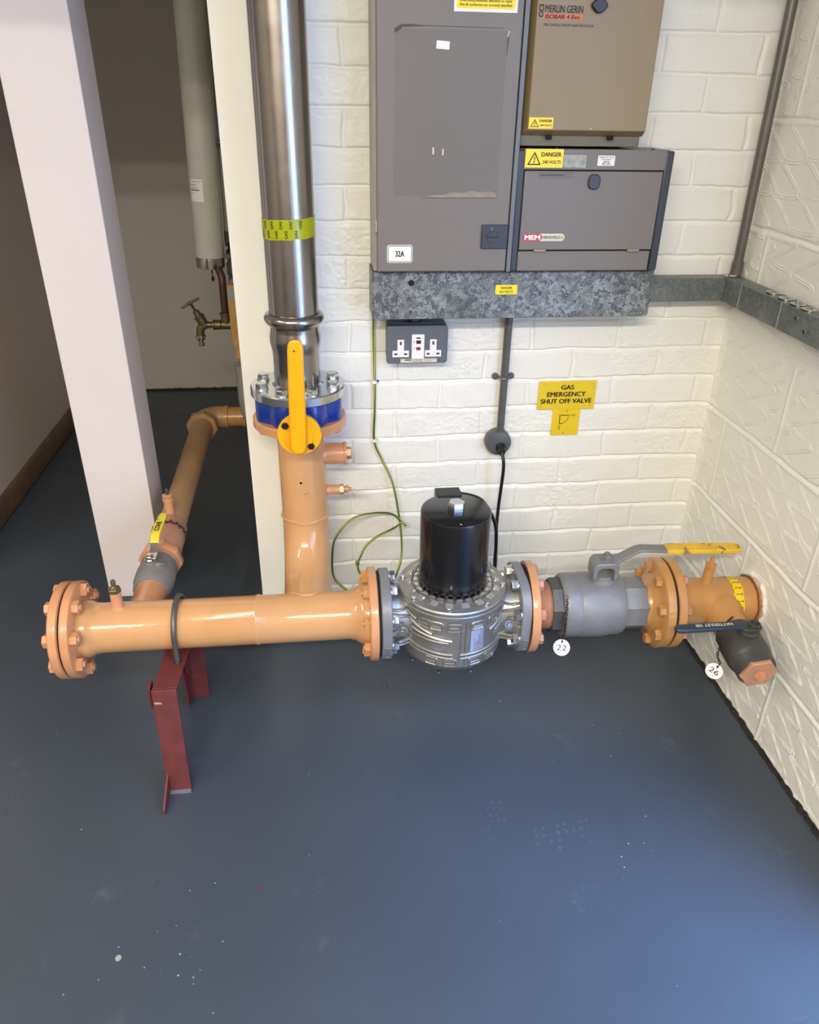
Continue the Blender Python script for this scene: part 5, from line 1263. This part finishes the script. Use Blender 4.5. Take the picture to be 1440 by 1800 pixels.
# ------------------------------------------------------------------ yellow signs
def signs():
    t = thing('valve_sign', (0.6155, -0.003, 0.665), 'yellow sign reading GAS EMERGENCY SHUT OFF VALVE on the white brick wall', 'sign')
    p = MB().box((0.5405, -0.0055, 0.6650), (0.6910, -0.0025, 0.7410)).build('panel', M['signyellow'], t, bevel=0.0008)
    Y = -0.0056
    text('GAS', (0.6150, Y, 0.7185), R_, U_, 0.0120, M['ink'], p, width=0.0330, bold=0.035, align='CENTER', depth=0.0004)
    text('EMERGENCY', (0.6140, Y, 0.7000), R_, U_, 0.0122, M['ink'], p, width=0.1010, bold=0.035, align='CENTER', depth=0.0004)
    text('SHUT OFF VALVE', (0.6150, Y, 0.6815), R_, U_, 0.0122, M['ink'], p, width=0.1340, bold=0.035, align='CENTER', depth=0.0004)
    for x, z in ((0.5520, 0.7340), (0.6810, 0.7330), (0.5490, 0.6735), (0.6790, 0.6745)): MB().lathe([(0, 0), (0.0017, 0), (0, 0.0006)], (x, Y, z), (0, -1, 0), 12).build('pin', M['residue'], t)
    t = thing('direction_sign', (0.6205, -0.003, 0.592), 'small yellow ON and OFF lever diagram sign below the gas emergency sign', 'sign')
    p = MB().box((0.5845, -0.0045, 0.5920), (0.6570, -0.0020, 0.6650)).build('panel', M['signyellow'], t, bevel=0.0008)
    Y = -0.0048; c = Vector((0.6040, Y, 0.6480)); mb = MB()
    ring = [c+Vector((0.0026*math.cos(a), 0, 0.0026*math.sin(a))) for a in [2*PI*i/20 for i in range(21)]]; mb.tube(ring, 0.0005, 5, cap=False)
    mb.box((0.6066, Y-0.0003, 0.6471), (0.6285, Y+0.0002, 0.6489)); mb.box((0.6030, Y-0.0003, 0.6245), (0.6050, Y+0.0002, 0.6454))
    arc = [c+Vector((0.0240*math.cos(a), 0, 0.0240*math.sin(a))) for a in [math.radians(-12-64*i/12) for i in range(13)]]; mb.tube(arc, 0.0006, 5)
    e = arc[-1]; mb.prism([(-0.0065, -0.0008), (0.0015, 0.0022), (0.0010, -0.0012)], 0.0004, e+Vector((0, 0.0002, 0)), R_, U_)
    mb.build('lever_diagram', M['ink'], p, smooth=0)
    text('ON', (0.6325, Y, 0.6452), R_, U_, 0.0055, M['ink'], p, width=0.0115, bold=0.0)
    text('OFF', (0.6015, Y, 0.6220), (0, 0, -1), (1, 0, 0), 0.0055, M['ink'], p, width=0.0145, bold=0.0)
    for x, z in ((0.6210, 0.6600), (0.6170, 0.5985)): MB().lathe([(0, 0), (0.0016, 0), (0, 0.0006)], (x, Y, z), (0, -1, 0), 12).build('pin', M['ink2'], t)
signs()

# ------------------------------------------------------------------ earth wire: drop, loop and clips
def earth():
    t = thing('earth_wire', (0.12, -0.012, 0.40), 'green and yellow earth wire running down the wall and looping beside the orange riser', 'wire')
    def run(pts, name='core', r=0.0030):
        P = smoothpath(pts, 8); MB().tube(P, r, 12, stripe=True, twist=0.10).build(name, M['earth'], t)
    run([(0.1185, -0.010, 0.929), (0.119, -0.009, 0.86), (0.1205, -0.009, 0.751), (0.1195, -0.009, 0.67), (0.1185, -0.009, 0.594), (0.138, -0.012, 0.542), (0.165, -0.020, 0.474), (0.180, -0.033, 0.393), (0.186, -0.060, 0.340), (0.181, -0.120, 0.315), (0.166, -0.170, 0.300), (0.150, -0.215, 0.300), (0.135, -0.262, 0.330)])
    run([(0.201, -0.040, 0.355), (0.186, -0.040, 0.372), (0.162, -0.044, 0.396), (0.117, -0.050, 0.404), (0.057, -0.060, 0.395), (0.010, -0.060, 0.340), (-0.001, -0.070, 0.276), (0.003, -0.080, 0.227), (0.029, -0.100, 0.202), (0.057, -0.140, 0.200), (0.090, -0.200, 0.215)])
    run([(0.200, -0.044, 0.361), (0.186, -0.044, 0.368), (0.172, -0.050, 0.360), (0.155, -0.062, 0.357), (0.121, -0.100, 0.363), (0.088, -0.150, 0.368), (0.070, -0.200, 0.368), (0.060, -0.250, 0.374), (0.063, -0.272, 0.366), (0.074, -0.285, 0.352)])
    # binding at the end of the loop
    P = [(0.0600+0.004*math.cos(a), -0.252+a*0.0010, 0.374+0.004*math.sin(a)) for a in [0.6*i for i in range(32)]]
    MB().tube(P, 0.0010, 5).build('binding', M['brass'], t)
earth()
for z, lb in ((0.751, 'white cable clip holding the earth wire, level with the conduit clip'), (0.594, 'white cable clip holding the earth wire just above its slanting part')):
    c = thing('cable_clip', (0.1200, -0.008, z), lb, 'clip', 'clips on the earth wire')
    MB().prism(rrect(0.0115, 0.0080, 0.002, 3), 0.0110, (0.1190, -0.003, z), R_, U_).build('clip_body', M['white'], c, bevel=0.001)
    MB().lathe([(0, 0), (0.0028, 0), (0.0024, 0.003), (0, 0.003)], (0.1285, -0.004, z+0.001), (0.3, -1, 0), 12).build('nail', M['ink2'] if z > 0.7 else M['paper'], c)

# ------------------------------------------------------------------ closet: flue, pipes, tap
t = thing('flue_pipe', (-0.371, 0.92, 0.85), 'fat pale grey pipe behind the wall edge with a white label and ribbed end', 'pipe')
fa, fb = Vector((-0.3715, 0.92, 0.885)), Vector((-0.331, 0.92, 2.38)); fd = (fb-fa).normalized()
MB().cyl(fa, fb, 0.0475, 48).build('pipe', M['flue'], t)
MB().lathe([(0, -0.034), (0.046, -0.034), (0.0475, -0.030), (0.0465, -0.026), (0.0480, -0.022), (0.0465, -0.016), (0.0482, -0.010), (0.0470, -0.004), (0.0475, 0.002), (0, 0.002)], fa, fd, 48).build('ribbed_end', M['chrome'], t)
c0 = Vector((-0.3665, 0.92, 1.0)); vs = []; fs = []
for k in range(13):
    a = math.radians(212+k*4.9); x = math.cos(a); y = math.sin(a)
    for z in (1.062, 1.129): vs.append(fa+fd*((z-0.885))+Vector((x*0.0480, y*0.0480, 0)))
for k in range(12): fs.append((2*k, 2*k+2, 2*k+3, 2*k+1))
lb = MB().add(vs, fs).build('label', M['paper'], t)
def wrf(X, Y):
    a = math.radians(214)+X/0.0484; return fa+fd*(1.062+Y-0.885)+Vector((math.cos(a)*0.0484, math.sin(a)*0.0484, 0))
for k, (s, wd, zz) in enumerate((('including connections', 0.042, 0.058), ('to flue at all', 0.022, 0.049), ('inspection points', 0.030, 0.040), ('April 17', 0.013, 0.024))):
    text(s, None, R_, U_, 0.0038, M['ink2'], lb, width=wd, bold=0.01, wrap=lambda X, Y, zz=zz: wrf(X+0.002, Y+zz))
text('_______', None, R_, U_, 0.0016, M['ink'], lb, width=0.034, bold=0.03, wrap=lambda X, Y: wrf(X+0.002, Y+0.034))
t = thing('vent_pipe', (-0.292, 0.95, 0.93), 'thinner grey pipe half hidden between the pale flue pipe and the wall edge', 'pipe')
MB().cyl((-0.2935, 0.95, 0.945), (-0.262, 0.95, 2.38), 0.0270, 36).build('pipe', M['fluegrey'], t)
MB().lathe([(0, 0), (0.0285, 0), (0.0285, 0.045), (0.0265, 0.050), (0, 0.050)], (-0.2935, 0.95, 0.915), ZA, 32).build('coupling', M['conduit'], t)
mb = MB(); hexhead(mb, (-0.3175, 0.925, 1.232), (1, 0, 0), 0.026, 0.010); mb.cyl((-0.3175, 0.925, 1.232), (-0.290, 0.925, 1.232), 0.007, 14); mb.build('side_screw', M['conduit'], t)
# brass fittings stacked below the thin pipe
t = thing('pipe_fitting', (-0.303, 0.90, 0.79), 'dark stacked pipe fittings just visible beside the wall edge above the raw board', 'fitting')
MB().lathe([(0, 0.876), (0.012, 0.876), (0.017, 0.882), (0.017, 0.905), (0.010, 0.910), (0.010, 0.930), (0, 0.930)], (-0.300, 0.92, 0), ZA, 20).build('upper_nut', M['gasket'], t)
mb = MB(); hexhead(mb, (-0.308, 0.905, 0.888), (-0.4, -1, 0), 0.018, 0.012); mb.build('side_nut', M['conduit'], t)
MB().lathe([(0, 0.800), (0.017, 0.800), (0.019, 0.806), (0.015, 0.822), (0.020, 0.828), (0.020, 0.862), (0.014, 0.868), (0.014, 0.878), (0, 0.878)], (-0.300, 0.92, 0), ZA, 20).build('body', M['darkvalve'], t)
MB().lathe([(0, 0.765), (0.021, 0.765), (0.022, 0.770), (0.022, 0.812), (0, 0.812)], (-0.296, 0.92, 0), ZA, 24).build('sleeve', M['fluegrey'], t)
# dark copper drop
t = thing('copper_pipe', (-0.334, 0.87, 0.66), 'dark brown copper pipe dropping from the flue end to the tap', 'pipe')
MB().tube(smoothpath([(-0.352, 0.905, 0.858), (-0.343, 0.89, 0.846), (-0.334, 0.875, 0.82), (-0.334, 0.870, 0.78), (-0.334, 0.868, 0.705)], 8), 0.0125, 20).build('pipe', M['copper'], t)
MB().lathe([(0, 0), (0.0160, 0), (0.0160, 0.035), (0.0190, 0.037), (0.0190, 0.044), (0, 0.044)], (-0.334, 0.866, 0.664), ZA, 24).build('elbow_cup', M['brass'], t)
MB().cyl((-0.320, 0.866, 0.666), (-0.352, 0.862, 0.668), 0.0150, 24).build('elbow_arm', M['brass'], t)
# bib tap
t = thing('garden_tap', (-0.42, 0.85, 0.60), 'old brass bib tap with a T-handle in the dim closet', 'tap')
B = Vector((-0.352, 0.861, 0.6685))
MB().lathe([(0, 0), (0.0165, 0), (0.0165, 0.020), (0.013, 0.021), (0.018, 0.022), (0.018, 0.026), (0.0095, 0.028), (0.0095, 0.040), (0, 0.040)], B, (-1, 0, 0), 24).build('inlet', M['brass'], t)
MB().tube(smoothpath([(-0.385, 0.86, 0.6685), (-0.400, 0.86, 0.669), (-0.412, 0.86, 0.666), (-0.4225, 0.86, 0.652), (-0.4240, 0.86, 0.632)], 6), [0.0115]*6+[0.0135]*6+[0.0140]*6+[0.0140]*7, 20).build('spout', M['brass'], t)
q = Vector((-0.408, 0.858, 0.672)); dq = Vector((-0.42, 0, 0.80)).normalized()
MB().lathe([(0, -0.004), (0.0155, 0.0), (0.0165, 0.008), (0.0165, 0.024), (0.0185, 0.026), (0.0185, 0.032), (0.0120, 0.034), (0.0110, 0.050), (0.006, 0.054), (0, 0.054)], q, dq, 24).build('bonnet', M['brass'], t)
MB().cyl(q+dq*0.052, q+dq*0.080, 0.0045, 12).build('spindle', M['copper'], t)
hc = q+dq*0.082; hd = Vector((0.80, 0, 0.42)).normalized()
h = MB().lathe([(0, -0.036), (0.0045, -0.034), (0.0048, -0.016), (0.0035, -0.012), (0.0062, -0.004), (0.0062, 0.004), (0.0035, 0.012), (0.0048, 0.016), (0.0045, 0.034), (0, 0.036)], hc, hd, 16).build('handle', M['brass'], t)
MB().lathe([(0, 0), (0.0048, 0), (0.0030, 0.003), (0, 0.003)], hc+Vector((0, -0.006, 0)), (0, -1, 0), 14).build('handle_screw', M['chrome'], h)
MB().lathe([(0, 0), (0.0175, 0), (0.0175, 0.010), (0.012, 0.017), (0.0085, 0.019), (0.0085, 0.028), (0.0105, 0.030), (0.0105, 0.038), (0, 0.038)], (-0.4240, 0.86, 0.634), (0, 0, -1), 24).build('hose_connector', M['chrome'], t)
o = MB().prism([(-0.003, 0), (0.003, 0), (0.0012, -0.016), (0.007, -0.026), (0.002, -0.037), (-0.005, -0.030), (-0.0012, -0.016)], 0.003, (-0.3645, 0.875, 0.848), R_, U_).build('hanging_scrap', M['gasket'])
tag(o, 'tiny dark scrap dangling from the ribbed end of the flue pipe', 'scrap')
# raw board and lower grey pipe
pl = [(0, 0), (0.030, 0.004), (0.047, 0.0), (0.090, 0.01), (0.090, 0.245), (-0.008, 0.245), (-0.008, 0.120), (-0.006, 0.055), (0.004, 0.035), (0.000, 0.020)]
o = MB().prism(pl, 0.030, (-0.2985, 0.78, 0.580), R_, U_).build('wood_board', M['mdf'], bevel=0.001)
tag(o, 'raw brown fibreboard strip with a broken lower end behind the wall edge', 'board')
o = MB().box((-0.3065, 0.7485, 0.775), (-0.219, 0.7795, 0.818)).build('grey_block', M['fluegrey'], bevel=0.001)
tag(o, 'grey block sitting on top of the raw fibreboard strip', 'block')
t = thing('drain_pipe', (-0.255, 0.72, 0.33), 'pale grey pipe below the raw board, curving down towards the far orange pipe', 'pipe')
MB().tube(smoothpath([(-0.2670, 0.70, 0.578), (-0.2650, 0.70, 0.50), (-0.2630, 0.70, 0.44), (-0.2520, 0.70, 0.39), (-0.2240, 0.72, 0.355)], 8), 0.0330, 32).build('pipe', M['fluegrey'], t)
MB().lathe([(0.0335, 0), (0.0350, 0.001), (0.0350, 0.005), (0.0335, 0.006)], (-0.2635, 0.70, 0.455), ZA, 32).build('joint_ring', M['fluegrey'], t)

# ------------------------------------------------------------------ bits on the floor
mb = MB(); rs = random.Random(12)
for i in range(46):
    x = rs.uniform(-0.9, 0.75); y = rs.uniform(-1.25, -0.25)
    if i < 16: x = rs.uniform(-0.5, -0.25); y = rs.uniform(-1.0, -0.78)
    if i > 36: x = rs.uniform(0.30, 0.65); y = rs.uniform(-0.95, -0.7)
    r = rs.uniform(0.0008, 0.0022)
    mb.lathe([(0, 0), (r, 0.0), (r*0.7, r*0.5), (0, r*0.6)], (x, y, 0.0001), (0, 0, 1), rs.choice((4, 5, 6)), rs.uniform(0, 3))
o = mb.build('floor_grit', M['chip'], smooth=0); tag(o, 'scattered tiny specks of grit and paint on the blue-grey floor', 'grit'); o['kind'] = 'stuff'
o = MB().lathe([(0, 0), (0.0062, 0), (0.0055, 0.0022), (0, 0.0028)], (-0.412, -0.939, 0.0001), ZA, 6).build('paint_flake', M['chip'], smooth=0)
tag(o, 'pale beige flake lying on the floor in the lower left', 'flake', )
o = MB().lathe([(0, 0), (0.0058, 0), (0.0052, 0.004), (0.002, 0.006), (0, 0.006)], (0.125, -0.270, 0.0001), ZA, 9).build('pebble', M['darkvalve'])
tag(o, 'small dark pebble on the floor below the aluminium valve', 'pebble')
o = MB().prism([(0, 0), (0.006, 0.004), (0.013, 0.016), (0.009, 0.015), (0.004, 0.008)], 0.0006, (-0.176, -0.832, 0.0002), XA, YA).build('red_flake', M['red'], smooth=0)
tag(o, 'dark red paint flake on the open floor', 'flake')
# faint dusty boot tread on the floor, lower right
mb = MB(); rs = random.Random(21)
def lug(x, y, w_, h_, a):
    c, s = math.cos(a), math.sin(a)
    P = [(-w_, -h_), (w_, -h_*0.7), (w_*0.9, h_), (-w_*0.8, h_*0.8)]
    mb.add([Vector((x+px*c-py*s, y+px*s+py*c, 0.0004)) for px, py in P], [(0, 1, 2, 3)])
for i in range(8):
    for j in range(4):
        if rs.random() < 0.3: continue
        lug(0.400+0.0165*i+0.003*j+rs.uniform(-0.002, 0.002), -0.800+0.018*j+0.002*i, rs.uniform(0.0025, 0.0048), rs.uniform(0.003, 0.0055), rs.uniform(-0.5, 0.9))
for i in range(3):
    for j in range(4):
        if rs.random() < 0.25: continue
        lug(0.318+0.0150*i+rs.uniform(-0.002, 0.002), -0.715+0.016*j, rs.uniform(0.003, 0.005), rs.uniform(0.0025, 0.005), rs.uniform(-0.4, 0.8))
o = mb.build('tread_mark', M['scuff'], smooth=0); tag(o, 'faint dusty boot tread mark on the blue-grey floor, lower right', 'footprint'); o['kind'] = 'stuff'
